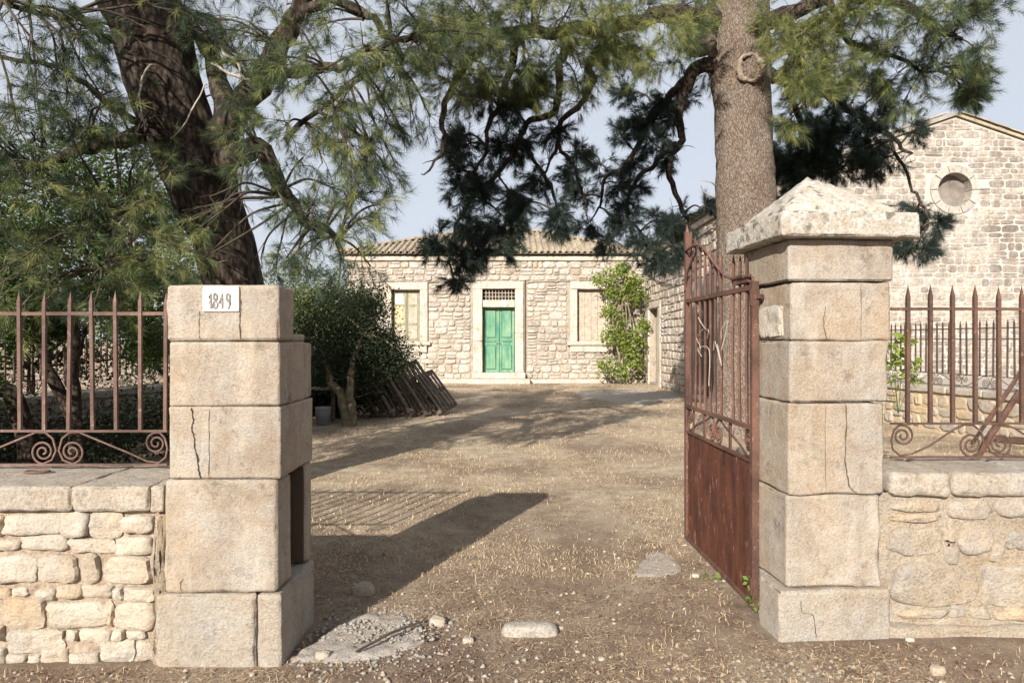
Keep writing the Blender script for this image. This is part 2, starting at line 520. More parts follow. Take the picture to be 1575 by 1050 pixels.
def worn_box(x0, x1, y0, y1, z0, z1, r=.009, step=.05, amp=.003, freq=6.0, seed=0.0):
    """a block with rounded, chipped edges; returns V, F"""
    dims = (x1 - x0, y1 - y0, z1 - z0)
    c = Vector(((x0 + x1) / 2, (y0 + y1) / 2, (z0 + z1) / 2))
    bm = bmesh.new()
    gr = []
    for d in dims:
        k = max(2, int(round((d - 2 * r) / max(step, r * 1.2))))
        g = [-d / 2, -d / 2 + r * .35, -d / 2 + r, -d / 2 + r * 1.7] + [-d / 2 + r + (d - 2 * r) * i / k for i in range(1, k)] + [d / 2 - r * 1.7, d / 2 - r, d / 2 - r * .35, d / 2]
        gr.append(g)
    cache = {}

    def vert(p):
        key = tuple(round(q, 5) for q in p)
        if key not in cache:
            P0 = Vector(p)
            inner = Vector([max(-dims[i] / 2 + r, min(dims[i] / 2 - r, P0[i])) for i in range(3)])
            off = P0 - inner
            nn = off.normalized() if off.length > 1e-7 else Vector((0, 0, 1))
            q = inner + nn * r if off.length > 1e-7 else P0
            w = q + c
            wp = Vector((w.x * freq + seed, w.y * freq, w.z * freq))
            a = noise.noise(wp) + .5 * noise.noise(wp * 2.7) + .3 * noise.noise(wp * 6.1)
            edge = sum(1 for i in range(3) if abs(off[i]) > r * .3)
            a *= (2.6 if edge >= 2 else 1.0)
            if edge >= 2: a -= .6 + 2.2 * max(0, noise.noise(wp * 1.4 + Vector((9, 3, 1))))
            cache[key] = bm.verts.new(w + nn * a * amp)
        return cache[key]
    for ax in range(3):
        a, b = (ax + 1) % 3, (ax + 2) % 3
        for sgn in (-1, 1):
            ga, gb = gr[a], gr[b]
            for i in range(len(ga) - 1):
                for j in range(len(gb) - 1):
                    q = []
                    for (u, v) in ((i, j), (i + 1, j), (i + 1, j + 1), (i, j + 1)):
                        p = [0, 0, 0]
                        p[ax] = sgn * dims[ax] / 2; p[a] = ga[u]; p[b] = gb[v]
                        q.append(vert(p))
                    if sgn < 0: q = q[::-1]
                    try: bm.faces.new(q)
                    except ValueError: pass
    bm.verts.index_update()
    V = [v.co.copy() for v in bm.verts]
    F = [tuple(v.index for v in f.verts) for f in bm.faces]
    bm.free()
    return V, F


def rotz_about(V, px, py, ang):
    ca, sa = math.cos(ang), math.sin(ang)
    return [Vector((px + (v.x - px) * ca - (v.y - py) * sa, py + (v.x - px) * sa + (v.y - py) * ca, v.z)) for v in V]


def stone_geo(q, depth, rg, n=12, ex=6.0, jit=.05, back=.03, dome=.25):
    """q: four corners (u,v) counter-clockwise from bottom left; returns local (u,v,w) verts, faces"""
    q = [np.array(c, float) for c in q]
    size = min(np.linalg.norm(q[1] - q[0]), np.linalg.norm(q[3] - q[0]))

    def bil(a, b):
        s, t = (a + 1) / 2, (b + 1) / 2
        return (q[0] * (1 - s) + q[1] * s) * (1 - t) + (q[3] * (1 - s) + q[2] * s) * t
    offs = [1 + rg.uniform(-jit, jit * .3) for _ in range(n)]
    ph = rg.uniform(0, 1)
    V = []
    rings = ((1.0, -back), (1.0, depth * .45), (1 - .10, depth * .85), (1 - .30, depth * 1.0))
    for sc, w in rings:
        for i in range(n):
            a = 2 * math.pi * (i + ph * .5) / n
            ca, sa = math.cos(a), math.sin(a)
            rr = (abs(ca) ** ex + abs(sa) ** ex) ** (-1 / ex) * offs[i] * sc
            p = bil(ca * rr, sa * rr)
            V.append(Vector((p[0], p[1], w + (rg.uniform(-.5, .5) * depth * dome if w > 0 else 0))))
    p = bil(0, 0)
    V.append(Vector((p[0], p[1], depth * (1 + rg.uniform(-.2, dome)))))
    F = []
    for k in range(3):
        for i in range(n):
            j = (i + 1) % n
            F.append((k * n + i, k * n + j, (k + 1) * n + j, (k + 1) * n + i))
    for i in range(n):
        F.append((3 * n + i, 3 * n + (i + 1) % n, 4 * n))
    return V, F


def rugged_stone(q, depth, rg, n=26, ex=6.0, jit=.05, back=.03, amp=.009):
    """a broken fieldstone: flat hammered face, chipped edges"""
    q = [np.array(c, float) for c in q]
    w_, h_ = np.linalg.norm(q[1] - q[0]), np.linalg.norm(q[3] - q[0])
    sd_ = rg.uniform(0, 50)
    tl = (rg.uniform(-.14, .14), rg.uniform(-.16, .16))

    def bil(a, b):
        s, t = (a + 1) / 2, (b + 1) / 2
        return (q[0] * (1 - s) + q[1] * s) * (1 - t) + (q[3] * (1 - s) + q[2] * s) * t
    e = min(w_, h_)
    c1, c2 = 1 - .012 / e * 2 * .5, 1 - .026 / e * 2
    V = []
    for sc, w in ((1.0, -back), (1.0, depth * .35), (c1, depth * .80), (c2, depth * .98), (c2 * .72, depth), (c2 * .42, depth), (c2 * .15, depth)):
        for i in range(n):
            a = 2 * math.pi * i / n
            ca, sa = math.cos(a), math.sin(a)
            o = 1 + jit * (noise.noise(Vector((ca * 1.4 + sd_, sa * 1.4, 0))) * 1.6 - .35)
            rr = (abs(ca) ** ex + abs(sa) ** ex) ** (-1 / ex) * o * sc
            p = bil(ca * rr, sa * rr)
            z = w
            if w > depth * .5:
                k = Vector((p[0], p[1], sd_))
                z += amp * (noise.noise(k * 13) + .7 * noise.noise(k * 31)) + (p[0] - q[0][0] - w_ / 2) * tl[0] + (p[1] - q[0][1] - h_ / 2) * tl[1]
            V.append(Vector((p[0] + (.004 * noise.noise(Vector((p[0] * 50, p[1] * 50, sd_))) if w > 0 else 0), p[1] + (.004 * noise.noise(Vector((p[0] * 50, p[1] * 50, sd_ + 9))) if w > 0 else 0), z)))
    F = [(k * n + i, k * n + (i + 1) % n, (k + 1) * n + (i + 1) % n, (k + 1) * n + i) for k in range(6) for i in range(n)]
    F.append(tuple(6 * n + i for i in range(n)))
    return V, F


def coursed(u0, u1, v0, v1, hr, wr, holes, rg, gap=.02, wob=.03, top=None, split=.25):
    """irregular courses; returns list of quads (four corners)"""
    marks = sorted({v0, v1} | {h[2] for h in holes if v0 < h[2] < v1} | {h[3] for h in holes if v0 < h[3] < v1})
    quads = []

    def wv(u, v):
        return v + wob * noise.noise(Vector((u * 1.1, v * 2.3, 3.1))) + wob * .5 * noise.noise(Vector((u * 3.3, v * 2.3, 7.1)))
    for a, b in zip(marks[:-1], marks[1:]):
        k = max(1, int(round((b - a) / ((hr[0] + hr[1]) / 2))))
        cuts = [a]
        wts = [rg.uniform(hr[0], hr[1]) for _ in range(k)]
        s = sum(wts)
        for w in wts: cuts.append(cuts[-1] + w / s * (b - a))
        for r0, r1 in zip(cuts[:-1], cuts[1:]):
            mid = (r0 + r1) / 2
            spans = [(u0, u1)]
            for h in holes:
                if h[2] < mid < h[3]:
                    ns = []
                    for (s0, s1) in spans:
                        if h[1] <= s0 or h[0] >= s1: ns.append((s0, s1)); continue
                        if h[0] > s0: ns.append((s0, h[0]))
                        if h[1] < s1: ns.append((h[1], s1))
                    spans = ns
            for (s0, s1) in spans:
                if s1 - s0 < .06: continue
                x = s0
                while x < s1 - 1e-6:
                    w = rg.uniform(wr[0], wr[1]) * (1.0 if rg.random() > .2 else .55)
                    if s1 - (x + w) < wr[0] * .5: w = s1 - x
                    xa, xb = x, x + w
                    x = xb
                    cells = [(r0, r1)]
                    if (r1 - r0) > hr[0] * 1.15 and rg.random() < split:
                        m = r0 + (r1 - r0) * rg.uniform(.35, .65)
                        cells = [(r0, m), (m, r1)]
                    for (c0, c1) in cells:
                        g = gap / 2
                        ja, jb, jc, jd = [rg.uniform(-.02, .02) for _ in range(4)]
                        q = [[xa + g + ja * .6, wv(xa, c0) + g], [xb - g + jb * .6, wv(xb, c0) + g],
                             [xb - g + jc * .6, wv(xb, c1) - g], [xa + g + jd * .6, wv(xa, c1) - g]]
                        if top is not None:
                            ok = True
                            if all(p[1] > top(p[0]) for p in q[:2]): continue
                            for p in q[2:]: p[1] = min(p[1], top(p[0]) - .01)
                            for p in q[:2]: p[1] = min(p[1], top(p[0]) - .02)
                            if (q[3][1] - q[0][1]) < .03 and (q[2][1] - q[1][1]) < .03: continue
                        for p in q:
                            p[1] = max(p[1], v0 + .002)
                        quads.append(q)
    return quads


def lay_stones(quads, O, U, Nn, parent, mat, rg, depth=.04, name='stone', limit=300, key=None, n=12, ex=6, jit=.05, dvar=.5, dome=.25):
    """stones as parts of the parent, those past the limit joined"""
    O = Vector(O); U = Vector(U).normalized(); Nn = Vector(Nn).normalized(); Z = Vector((0, 0, 1))
    quads = list(quads)
    if key: quads.sort(key=key)
    rest = MB()
    for i, q in enumerate(quads):
        d = depth * (1 + rg.uniform(-dvar, dvar))
        V, F = stone_geo(q, d, rg, n=n, ex=ex, jit=jit, dome=dome)
        Wv = [O + U * v.x + Z * v.y + Nn * v.z for v in V]
        if U.cross(Z).dot(Nn) < 0: F = [f[::-1] for f in F]
        t = rg.random()
        if i < limit:
            part(name, Wv, F, mat, parent, tint=t)
        else:
            rest.add(Wv, F, t)
    if rest.V:
        rest.build(name + '_remainder', mat, parent, kind='stuff')


# ------------------------------------------------------------------ ground
def gz(x, y):
    """gentle unevenness of the yard"""
    a = .025 * noise.noise(Vector((x * .45, y * .45, 1))) + .010 * noise.noise(Vector((x * 2.1, y * 2.1, 4)))
    return a * min(1.0, max(0, (y - 2.0) / 4)) * (1 if y < 26 else .3) - .004


def gz_np(X, Y):
    return np.array([gz(float(a), float(b)) for a, b in zip(X.ravel(), Y.ravel())]).reshape(X.shape)


xs = np.concatenate([[-600, -200, -80, -40, -24], np.arange(-16, 16.01, .4), [24, 40, 80, 200, 600]])
ys = np.concatenate([[-60, -20, -6], np.arange(0, 12, .2), np.arange(12, 34, .5), [40, 55, 80, 140, 300, 900]])
GX, GY = np.meshgrid(xs, ys)
GZ = gz_np(GX, GY)
far = (np.abs(GX) > 17) | (GY > 35) | (GY < -1)
GZ[far] = -.004
nx, ny = len(xs), len(ys)
idx = np.arange(nx * ny).reshape(ny, nx)
T = np.stack([idx[:-1, :-1], idx[:-1, 1:], idx[1:, 1:], idx[1:, :-1]], -1).reshape(-1, 4)
m, nt, b = new_mat('dry_ground')
v = pos_node(nt)
n_big = noise_n(nt, v, .55, 5, .6)
n_mid = noise_n(nt, v, 5.0, 8, .7)
n_fin = noise_n(nt, v, 55, 8, .8)
vs = N(nt, "ShaderNodeTexVoronoi"); vs.inputs["Scale"].default_value = 45
nt.links.new(v, vs.inputs["Vector"])
sep = N(nt, "ShaderNodeSeparateXYZ"); nt.links.new(v, sep.inputs[0])
# bare reddish earth in the gateway, straw coloured yard beyond
mr = N(nt, "ShaderNodeMapRange"); mr.inputs[1].default_value = 3.6; mr.inputs[2].default_value = 7.5
nt.links.new(sep.outputs[1], mr.inputs[0])
c1 = mixc(nt, ramp(nt, n_mid, [(.38, g3(0)), (.62, g3(1))]), (.20, .135, .095), (.38, .285, .205))
c2 = mixc(nt, ramp(nt, n_mid, [(.35, g3(0)), (.62, g3(1))]), (.33, .25, .17), (.58, .475, .335))
c = mixc(nt, mr.outputs[0], c1, c2)
c = mixc(nt, ramp(nt, n_big, [(.42, g3(0)), (.58, g3(.75))]), c, (.20, .140, .098))
n_trk = noise_n(nt, pos_node(nt, (1.6, .5, 1)), 1.0, 6, .65)
c = mixc(nt, ramp(nt, n_trk, [(.50, g3(0)), (.62, g3(.45))]), c, (.50, .41, .30))
c = mixc(nt, ramp(nt, n_fin, [(.32, g3(.8)), (.5, g3(0))]), c, (.11, .07, .045))
c = mixc(nt, ramp(nt, n_fin, [(.58, g3(0)), (.68, g3(.7))]), c, (.52, .44, .33))
nt.links.new(c, b.inputs["Base Color"])
hb = N(nt, "ShaderNodeMath", operation='ADD'); nt.links.new(n_fin, hb.inputs[0]); nt.links.new(n_mid, hb.inputs[1])
bump(nt, b, hb.outputs[0], 1, .03)
M['ground'] = m
g = fast_part('ground', np.stack([GX, GY, GZ], -1).reshape(-1, 3), T, m, kind='structure', smooth=True)

# ------------------------------------------------------------------ left gate pillar
rs = random.Random(21)
LP = thing('gate_pillar', 'cream stone block gate pillar with flat top, white number plaque and side slot', 'gate pillar', (-1.42, 3.66, 0), 'gate pillars')


def blk(par, x0, x1, y0, y1, z0, z1, mat='ashlar', rot=None, **k):
    V, F = worn_box(x0, x1, y0, y1, z0, z1, **k)
    if rot: V = rotz_about(V, rot[0], rot[1], rot[2])
    return part('stone_block', V, F, M[mat], par, smooth=True, tint=rs.random())


s = .003219
X = lambda px: (px - 787.5) * s
blk(LP, X(241), X(394.5), 3.365, 3.93, -.12, .353, 'ashlar_pit', step=.035, amp=.006, freq=22, r=.014)
blk(LP, X(396.5), X(434), 3.368, 3.937, -.12, .350, 'ashlar_pit', step=.04, amp=.005, freq=16, r=.014)
# second course: a big block with the slot cut out of its right side
V1, F1 = worn_box(X(254), X(427.5), 3.375, 3.585, .357, .915, r=.014, amp=.004, seed=3)
part('stone_block', V1, F1, M['ashlar'], LP, smooth=True, tint=.3)
V1, F1 = worn_box(X(254), X(427.5) - .15, 3.586, 3.83, .357, .915, r=.006, amp=.004, seed=5)
part('slot_back', V1, F1, M['ashlar'], LP, smooth=True, tint=.8)
V1, F1 = worn_box(X(254), X(429), 3.831, 3.93, .357, .915, r=.012, amp=.004, seed=6)
part('stone_block', V1, F1, M['ashlar'], LP, smooth=True, tint=.33)
def _crack(par, Q, f, wd, mat):
    mb = MB(); Vc = []
    pts_ = catmull([Vector((a, b_, 0)) for a, b_ in Q], 5)
    for i, p in enumerate(pts_):
        w_ = wd * (1 if 0 < i < len(pts_) - 1 else .3) * rs.uniform(.5, 1.6)
        x = p.x + rs.uniform(-.9, .9); z = p.y + rs.uniform(-.6, .6)
        Vc += [f(x, z, -w_), f(x, z, w_)]
    mb.add(Vc, [(2 * i, 2 * i + 1, 2 * i + 3, 2 * i + 2) for i in range(len(pts_) - 1)])
    return mb.build('crack', M[mat], par)


blk(LP, X(259), X(431), 3.385, 3.93, .919, 1.276, seed=7)
blk(LP, X(259), X(429.5), 3.387, 3.80, 1.279, 1.598, seed=8)
blk(LP, X(259), X(429.5), 3.804, 3.928, 1.283, 1.592, seed=18)
blk(LP, X(255.5), X(429), 3.383, 3.615, 1.602, 1.880, seed=9, r=.012, step=.035, amp=.004)
CR = lambda par, Q, f, wd=.0016, mat='crack': _crack(par, Q, f, wd, mat)
blk(LP, X(262), X(420), 3.63, 3.90, 1.60, 1.64, seed=12, r=.01)
# dark lining that paints the slot's shade, and hairline cracks
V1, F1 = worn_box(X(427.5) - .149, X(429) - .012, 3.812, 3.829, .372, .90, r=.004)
part('slot_shade_lining', V1, F1, M['crack'], LP)
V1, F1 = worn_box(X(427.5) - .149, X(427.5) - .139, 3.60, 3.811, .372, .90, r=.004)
part('slot_shade_lining', V1, F1, M['crack'], LP)
fl_ = lambda x, z, o: (X(x) + o, 3.3795, 1.6 + (525 - z) * s)
CR(LP, [(369, 441), (369.5, 470), (368.5, 495), (369, 522)], fl_, .0022)
CR(LP, [(307, 478), (306, 500), (307.5, 522)], fl_, .0012)
fl_ = lambda x, z, o: (X(x) + o, 3.3815, 1.6 + (525 - z) * s)
CR(LP, [(321, 628), (321.5, 680), (320.5, 733)], fl_, .0012)
fl_ = lambda x, z, o: (X(x) + o, 3.3705, 1.6 + (525 - z) * s)
CR(LP, [(283, 888), (279, 898), (281, 909)], fl_, .0016)
# number plaque, slightly tilted, with its worn figures
px0, px1, pz0, pz1 = X(312), X(368), 1.6 + (525 - 479.5) * s, 1.6 + (525 - 440) * s
V, F = worn_box(px0, px1, 3.3745, 3.392, pz0, pz1, r=.004, step=.02, amp=.0010, freq=20)
pl = part('number_plaque', V, F, M['plaque'], LP, smooth=True)
SEG = {'1': [[(.3, .8), (.55, 1), (.55, 0)]],
       '8': [[(.5, .5), (.1, .65), (.1, .88), (.5, 1), (.9, .88), (.9, .65), (.5, .5), (.05, .35), (.05, .1), (.5, 0), (.95, .1), (.95, .35), (.5, .5)]],
       '4': [[(.75, 0), (.75, 1), (.05, .35), (.98, .35)]],
       '9': [[(.9, .7), (.5, .48), (.1, .62), (.1, .88), (.5, 1), (.9, .88), (.9, .4), (.6, .02), (.3, 0)]]}
for ch, cx in (('1', 324.5), ('8', 331), ('4', 340), ('9', 351)):
    mb = MB()
    w = 6.5 * s * (1.0 if ch != '1' else .8); h = 22 * s
    for st in SEG[ch]:
        pts = [Vector((X(cx - 2) + a * w, 3.3722, pz0 + .018 + bb * h)) for a, bb in st]
        mb.tube(catmull(pts, 2) if ch in '89' else pts, .0046, n=5, flat=(1, .35), up=Vector((0, 1, 0)))
    for _ in range(5):
        a, bb = rs.random(), rs.random()
        c0 = Vector((X(cx - 2) + a * w, 3.3718, pz0 + .016 + bb * h * 1.08))
        mb.add([c0 + Vector((math.cos(q) * .004 * rs.uniform(.5, 1.2), 0, math.sin(q) * .006)) for q in (0, 1.2, 2.5, 3.8, 5)], [(0, 1, 2, 3, 4)])
    part('digit', mb.V, mb.F, M['ink'], pl)
fl_ = lambda x, z, o: (X(x) + o, 3.3815, 1.6 + (525 - z) * s)
CR(LP, [(294, 627), (297, 645), (295, 658), (299, 675), (299.5, 690), (303, 705), (305, 722), (309, 736)], fl_, .0030, 'dark_void')

# ------------------------------------------------------------------ right gate pillar (turned a few degrees, as in the photograph)
RP = thing('gate_pillar', 'right gate pillar of tan stone blocks with lichened pyramid cap, beside the rusty open gate', 'gate pillar', (1.77, 3.95, 0), 'gate pillars')
s2 = .003493
X2 = lambda px: (px - 787.5) * s2
th = math.radians(4.0)
pc = (X2(1214), 3.668)


def rblk(x0, x1, y0, y1, z0, z1, mat='ashlar', **k):
    return blk(RP, x0, x1, y0, y1, z0, z1, mat, rot=(pc[0], pc[1], th), **k)


rblk(X2(1195), X2(1372), 3.640, 3.90, -.12, .268, 'ashlar_pit', r=.012, step=.03, amp=.005, freq=15, seed=31)
rblk(X2(1213), X2(1370), 3.905, 4.26, -.12, .262, 'ashlar_pit', r=.012, step=.05, amp=.005, freq=15, seed=38)
rblk(X2(1211), X2(1361), 3.675, 4.235, .273, .770, r=.011, amp=.006, seed=32)
rblk(X2(1213), X2(1366), 3.666, 4.235, .775, 1.266, r=.010, amp=.005, seed=33)
rblk(X2(1215), X2(1372), 3.668, 4.235, 1.271, 1.601, r=.010, amp=.005, seed=35)
rblk(X2(1217), X2(1377), 3.668, 4.235, 1.606, 1.918, r=.010, amp=.005, seed=36)
rblk(X2(1211), X2(1379), 3.655, 4.25, 1.926, 2.150, r=.008, amp=.004, seed=37)
# cap: overhanging slab with a low pyramid
cx0, cx1, cy0, cy1 = X2(1214) - .085, X2(1379) + .095, 3.570, 4.345
V, F = worn_box(cx0, cx1, cy0, cy1, 2.152, 2.285, r=.011, step=.03, amp=.005, freq=10, seed=40)
part('cap_slab', rotz_about(V, pc[0], pc[1], th), F, M['cap'], RP, smooth=True, tint=.2)
bmv = bmesh.new()
n_ = 14
in_ = .075
bx0, bx1, by0, by1 = cx0 + in_, cx1 - in_, cy0 + in_, cy1 - in_
mx, my = (bx0 + bx1) / 2 - .04, (by0 + by1) / 2
grid = {}
for i in range(n_ + 1):
    for j in range(n_ + 1):
        u, w = i / n_, j / n_
        x = bx0 + (bx1 - bx0) * u; y = by0 + (by1 - by0) * w
        d = max(abs(x - mx) / ((bx1 - mx) if x > mx else (mx - bx0)), abs(y - my) / ((by1 - my) if y > my else (my - by0)))
        z = 2.325 + .235 * (1 - min(1, d)) ** .95
        nz_ = noise.noise(Vector((x * 9, y * 9, 2))) * .008 + noise.noise(Vector((x * 23, y * 23, 2))) * .004
        grid[i, j] = bmv.verts.new((x + nz_, y + nz_ * .5, z + nz_))
for i in range(n_):
    for j in range(n_):
        bmv.faces.new((grid[i, j], grid[i + 1, j], grid[i + 1, j + 1], grid[i, j + 1]))
border = [grid[i, 0] for i in range(n_)] + [grid[n_, j] for j in range(n_)] + [grid[n_ - i, n_] for i in range(n_)] + [grid[0, n_ - j] for j in range(n_)]
low = [bmv.verts.new((v.co.x, v.co.y, 2.262)) for v in border]
for i in range(len(border)):
    j = (i + 1) % len(border)
    bmv.faces.new((border[j], border[i], low[i], low[j]))
bmv.verts.index_update()
V = rotz_about([v.co.copy() for v in bmv.verts], pc[0], pc[1], th)
F = [tuple(v.index for v in f.verts) for f in bmv.faces]
bmv.free()
part('cap_pyramid', V, F, M['cap'], RP, tint=.25, smooth=True)
def fr_(y0):
    return lambda x, z, o: rotz_about([Vector((X2(x) + o, y0, 1.6 - (z - 525) * s2))], pc[0], pc[1], th)[0]
CR(RP, [(1303, 622), (1304, 650), (1302, 700), (1305, 730), (1310, 750), (1322, 760)], fr_(3.6605), .0030)
CR(RP, [(1271, 622), (1270, 680), (1272, 758)], fr_(3.6605), .0012)
CR(RP, [(1327, 436), (1328, 480), (1327, 521)], fr_(3.6615), .0014)
CR(RP, [(1271, 470), (1268, 495), (1273, 522)], fr_(3.6615), .0018)
CR(RP, [(1228, 920), (1230, 938), (1247, 942), (1250, 965), (1252, 980)], fr_(3.634), .0022)
# pale repair mortar beside the gate hinge
V, F = worn_box(X2(1213) - .006, X2(1213) + .055, 3.76, 4.06, 1.615, 1.80, r=.012, step=.02, amp=.014, freq=16, seed=50)
part('repair_mortar', rotz_about(V, pc[0], pc[1], th), F, M['rubble'], RP, smooth=True, tint=.95)

# ------------------------------------------------------------------ front wall, left of the gate
rg = random.Random(3)
s = .003254          # metres per pixel on the wall face (3.417 m away)
XW = lambda px: (px - 787.5) * s
ZW = lambda py: 1.6 - (py - 525) * s
FW = thing('stone_wall', 'low front wall of cream rubble stones with flat coping, left of the gate', 'wall', (-3.2, 3.7, 0), 'low walls beside the gate')
mb = MB()
YF = 3.417
# mortar core with an uneven face
xa, xb = -5.6, X(262)
nu, nv = 90, 18
Vv = []
for j in range(nv + 1):
    for i in range(nu + 1):
        x = xa + (xb - xa) * i / nu; z = -.1 + .87 * j / nv
        Vv.append((x, YF + .014 + .014 * noise.noise(Vector((x * 12, z * 12, 0))) + .008 * noise.noise(Vector((x * 30, z * 30, 0))), z))
k0 = len(Vv)
Ff = [(j * (nu + 1) + i, j * (nu + 1) + i + 1, (j + 1) * (nu + 1) + i + 1, (j + 1) * (nu + 1) + i) for j in range(nv) for i in range(nu)]
mb.add(Vv, Ff)
mb.box(xa, xb, YF + .05, YF + .52, -.1, .765)
core = mb.build('mortar_core', M['mortar'], FW, smooth=False)
rows = [[(-70, 12, 232, 345), (20, 300, 230, 335), (300, 445, 215, 350), (450, 612, 222, 352), (617, 768, 232, 330)],
        [(-60, 90, 360, 412), (100, 335, 340, 418), (340, 575, 352, 430), (582, 768, 350, 440)],
        [(-60, 183, 440, 575), (187, 395, 437, 580), (418, 497, 437, 575), (508, 766, 445, 582)],
        [(-60, 52, 605, 660), (58, 140, 605, 642), (188, 272, 612, 665), (292, 410, 585, 657), (415, 572, 588, 650), (577, 620, 600, 655), (625, 795, 600, 667)],
        [(10, 224, 650, 810), (240, 533, 670, 803), (522, 570, 668, 795), (575, 786, 677, 822)],
        [(-60, 20, 790, 865), (34, 322, 815, 925), (330, 396, 820, 872), (400, 560, 815, 877), (565, 633, 812, 864), (640, 735, 820, 862)],
        [(-30, 30, 900, 990), (35, 130, 937, 1000), (140, 205, 940, 1000), (210, 340, 905, 1000), (345, 500, 930, 993), (505, 680, 865, 976), (683, 792, 868, 970)]]
qs = []
for row in rows:
    for (a, bq, c_, d) in row:
        x0_, x1_, z1_, z0_ = XW(a * .3048), XW(bq * .3048), ZW(720 + c_ * .3048), ZW(720 + d * .3048)
        jt = lambda k: rg.uniform(-.010, .010) * (1 if k else .6)
        qs.append([[x0_ + jt(1), z0_ + jt(0)], [x1_ + jt(1), z0_ + jt(0)], [x1_ + jt(1), z1_ + jt(0)], [x0_ + jt(1), z1_ + jt(0)]])
# the wall runs on out of the picture
qs += coursed(-5.5, XW(-20), .0, .745, (.10, .15), (.16, .34), [], rg, gap=.03, wob=.02)
for q in qs:
    V, F = rugged_stone([[q[0][0] - .004, q[0][1] - .003], [q[1][0] + .004, q[1][1] - .003], [q[2][0] + .004, q[2][1] + .003], [q[3][0] - .004, q[3][1] + .003]], rg.uniform(.022, .042), rg, ex=rg.uniform(4, 9), jit=.10)
    Wv = [Vector((v.x, YF - v.z + .012, v.y)) for v in V]
    for k_, w_ in enumerate(Wv):
        w_.y += .003 * noise.noise(w_ * 16)
    part('stone', Wv, F, M['rubble'], core, tint=rg.random(), smooth=rg.random() > .5)
mb = MB()
V, F = worn_box(XW(236), X(258), YF - .028, YF + .10, -.05, .74, r=.03, step=.05, amp=.010, freq=7, seed=2)
part('plaster_edge', V, F, M['plaster'], FW, smooth=True)
for a, bq in ((-700, -420), (-418, -150), (-148, 115.5), (117.5, 234.5), (236, 256)):
    V, F = worn_box(XW(a), XW(bq), YF - .035, YF + .535, .757, .882 + rg.uniform(-.004, .003), r=.012, step=.04, amp=.006, freq=9, seed=a * .1)
    part('coping_stone', V, F, M['coping'], FW, smooth=True, tint=rg.random())
# loose stone and ring lying on the coping
V, F = stone_geo([[0, 0], [.075, 0], [.075, .035], [0, .035]], .03, rg, n=12, ex=2.6, dome=.3)
V = [Vector((XW(238) + v.x, 3.60 - v.z, .880 + v.y)) for v in V]
tagset(part('loose_stone', V, F, M['rubble'], None, smooth=True, tint=.4), 'small cream stone lying on the coping against the left pillar', 'stone')
mb = MB()
ring = [Vector((-2.60 + .062 * math.cos(t), 3.74 + .035 * math.sin(t), .889)) for t in np.linspace(0, 2 * math.pi, 21)]
mb.tube(ring, .0065, n=6, cap=False)
tagset(mb.build('iron_ring', M['rust_left'], None, smooth=True), 'small rusty iron ring lying on the coping under the paired scrolls', 'ring')

# ------------------------------------------------------------------ front wall, right of the gate
s3 = .003571         # face 3.75 m away
XR = lambda px: (px - 787.5) * s3
ZR = lambda py: 1.6 - (py - 525) * s3
RW = thing('stone_wall', 'low front wall of large plastered stones with rounded coping, right of the gate', 'wall', (4.0, 4.0, 0), 'low walls beside the gate')
YR = 3.75
xa, xb = XR(1352), 6.4
nu, nv = 110, 18
Vv = []
for j in range(nv + 1):
    for i in range(nu + 1):
        x = xa + (xb - xa) * i / nu; z = -.1 + .87 * j / nv
        Vv.append((x, YR + .010 + .016 * noise.noise(Vector((x * 6, z * 6, 5))) + .008 * noise.noise(Vector((x * 21, z * 21, 5))), z))
Ff = [(j * (nu + 1) + i, j * (nu + 1) + i + 1, (j + 1) * (nu + 1) + i + 1, (j + 1) * (nu + 1) + i) for j in range(nv) for i in range(nu)]
mb = MB(); mb.add(Vv, Ff); mb.box(xa, xb, YR + .05, YR + .47, -.1, .755)
core = mb.build('plaster_core', M['plaster'], RW)
lst = [(62, 355, 285, 352, 0), (70, 362, 360, 418, 1), (62, 368, 432, 598, 0), (372, 436, 495, 545, 1), (378, 470, 560, 640, 1), (78, 552, 625, 888, 0), (190, 268, 606, 664, 1), (440, 662, 443, 577, 1), (714, 870, 450, 558, 0), (556, 880, 640, 880, 1),
       (398, 490, 863, 945, 1), (110, 392, 892, 952, 1), (495, 630, 885, 945, 0), (640, 880, 888, 955, 1), (388, 640, 290, 395, 1), (655, 870, 280, 380, 1), (640, 700, 520, 640, 1)]
for (a, bq, c_, d, kk) in lst:
    x0_, x1_, z1_, z0_ = XR(1350 + a * .276), XR(1350 + bq * .276), ZR(690 + c_ * .276), ZR(690 + d * .276)
    jt = lambda: rg.uniform(-.02, .02)
    q = [[x0_ + jt(), z0_ + jt() * .5], [x1_ + jt(), z0_ + jt() * .5], [x1_ + jt(), z1_ + jt() * .5], [x0_ + jt(), z1_ + jt() * .5]]
    V, F = rugged_stone(q, rg.uniform(.010, .018), rg, n=30, ex=rg.uniform(3, 6), jit=.14, amp=.008)
    Wv = [Vector((v.x, YR - v.z + .006, v.y)) for v in V]
    for w_ in Wv: w_.y += .004 * noise.noise(w_ * 14)
    part('stone', Wv, F, M['rubble_tan'] if kk else M['rubble_grey'], core, tint=rg.random(), smooth=True)
for q in coursed(XR(1600), 6.3, .0, .735, (.16, .28), (.28, .5), [], rg, gap=.03, wob=.03):
    V, F = stone_geo(q, rg.uniform(.014, .026), rg, n=18, ex=3.4, jit=.09)
    part('stone', [Vector((v.x, YR - v.z + .006, v.y)) for v in V], F, M['rubble_tan'], core, tint=rg.random(), smooth=True)
V, F = worn_box(XR(1356), 6.4, YR - .055, YR + .1, -.1, .045, r=.03, step=.07, amp=.02, freq=5, seed=4)
part('footing_ledge', V, F, M['plaster'], RW, smooth=True)
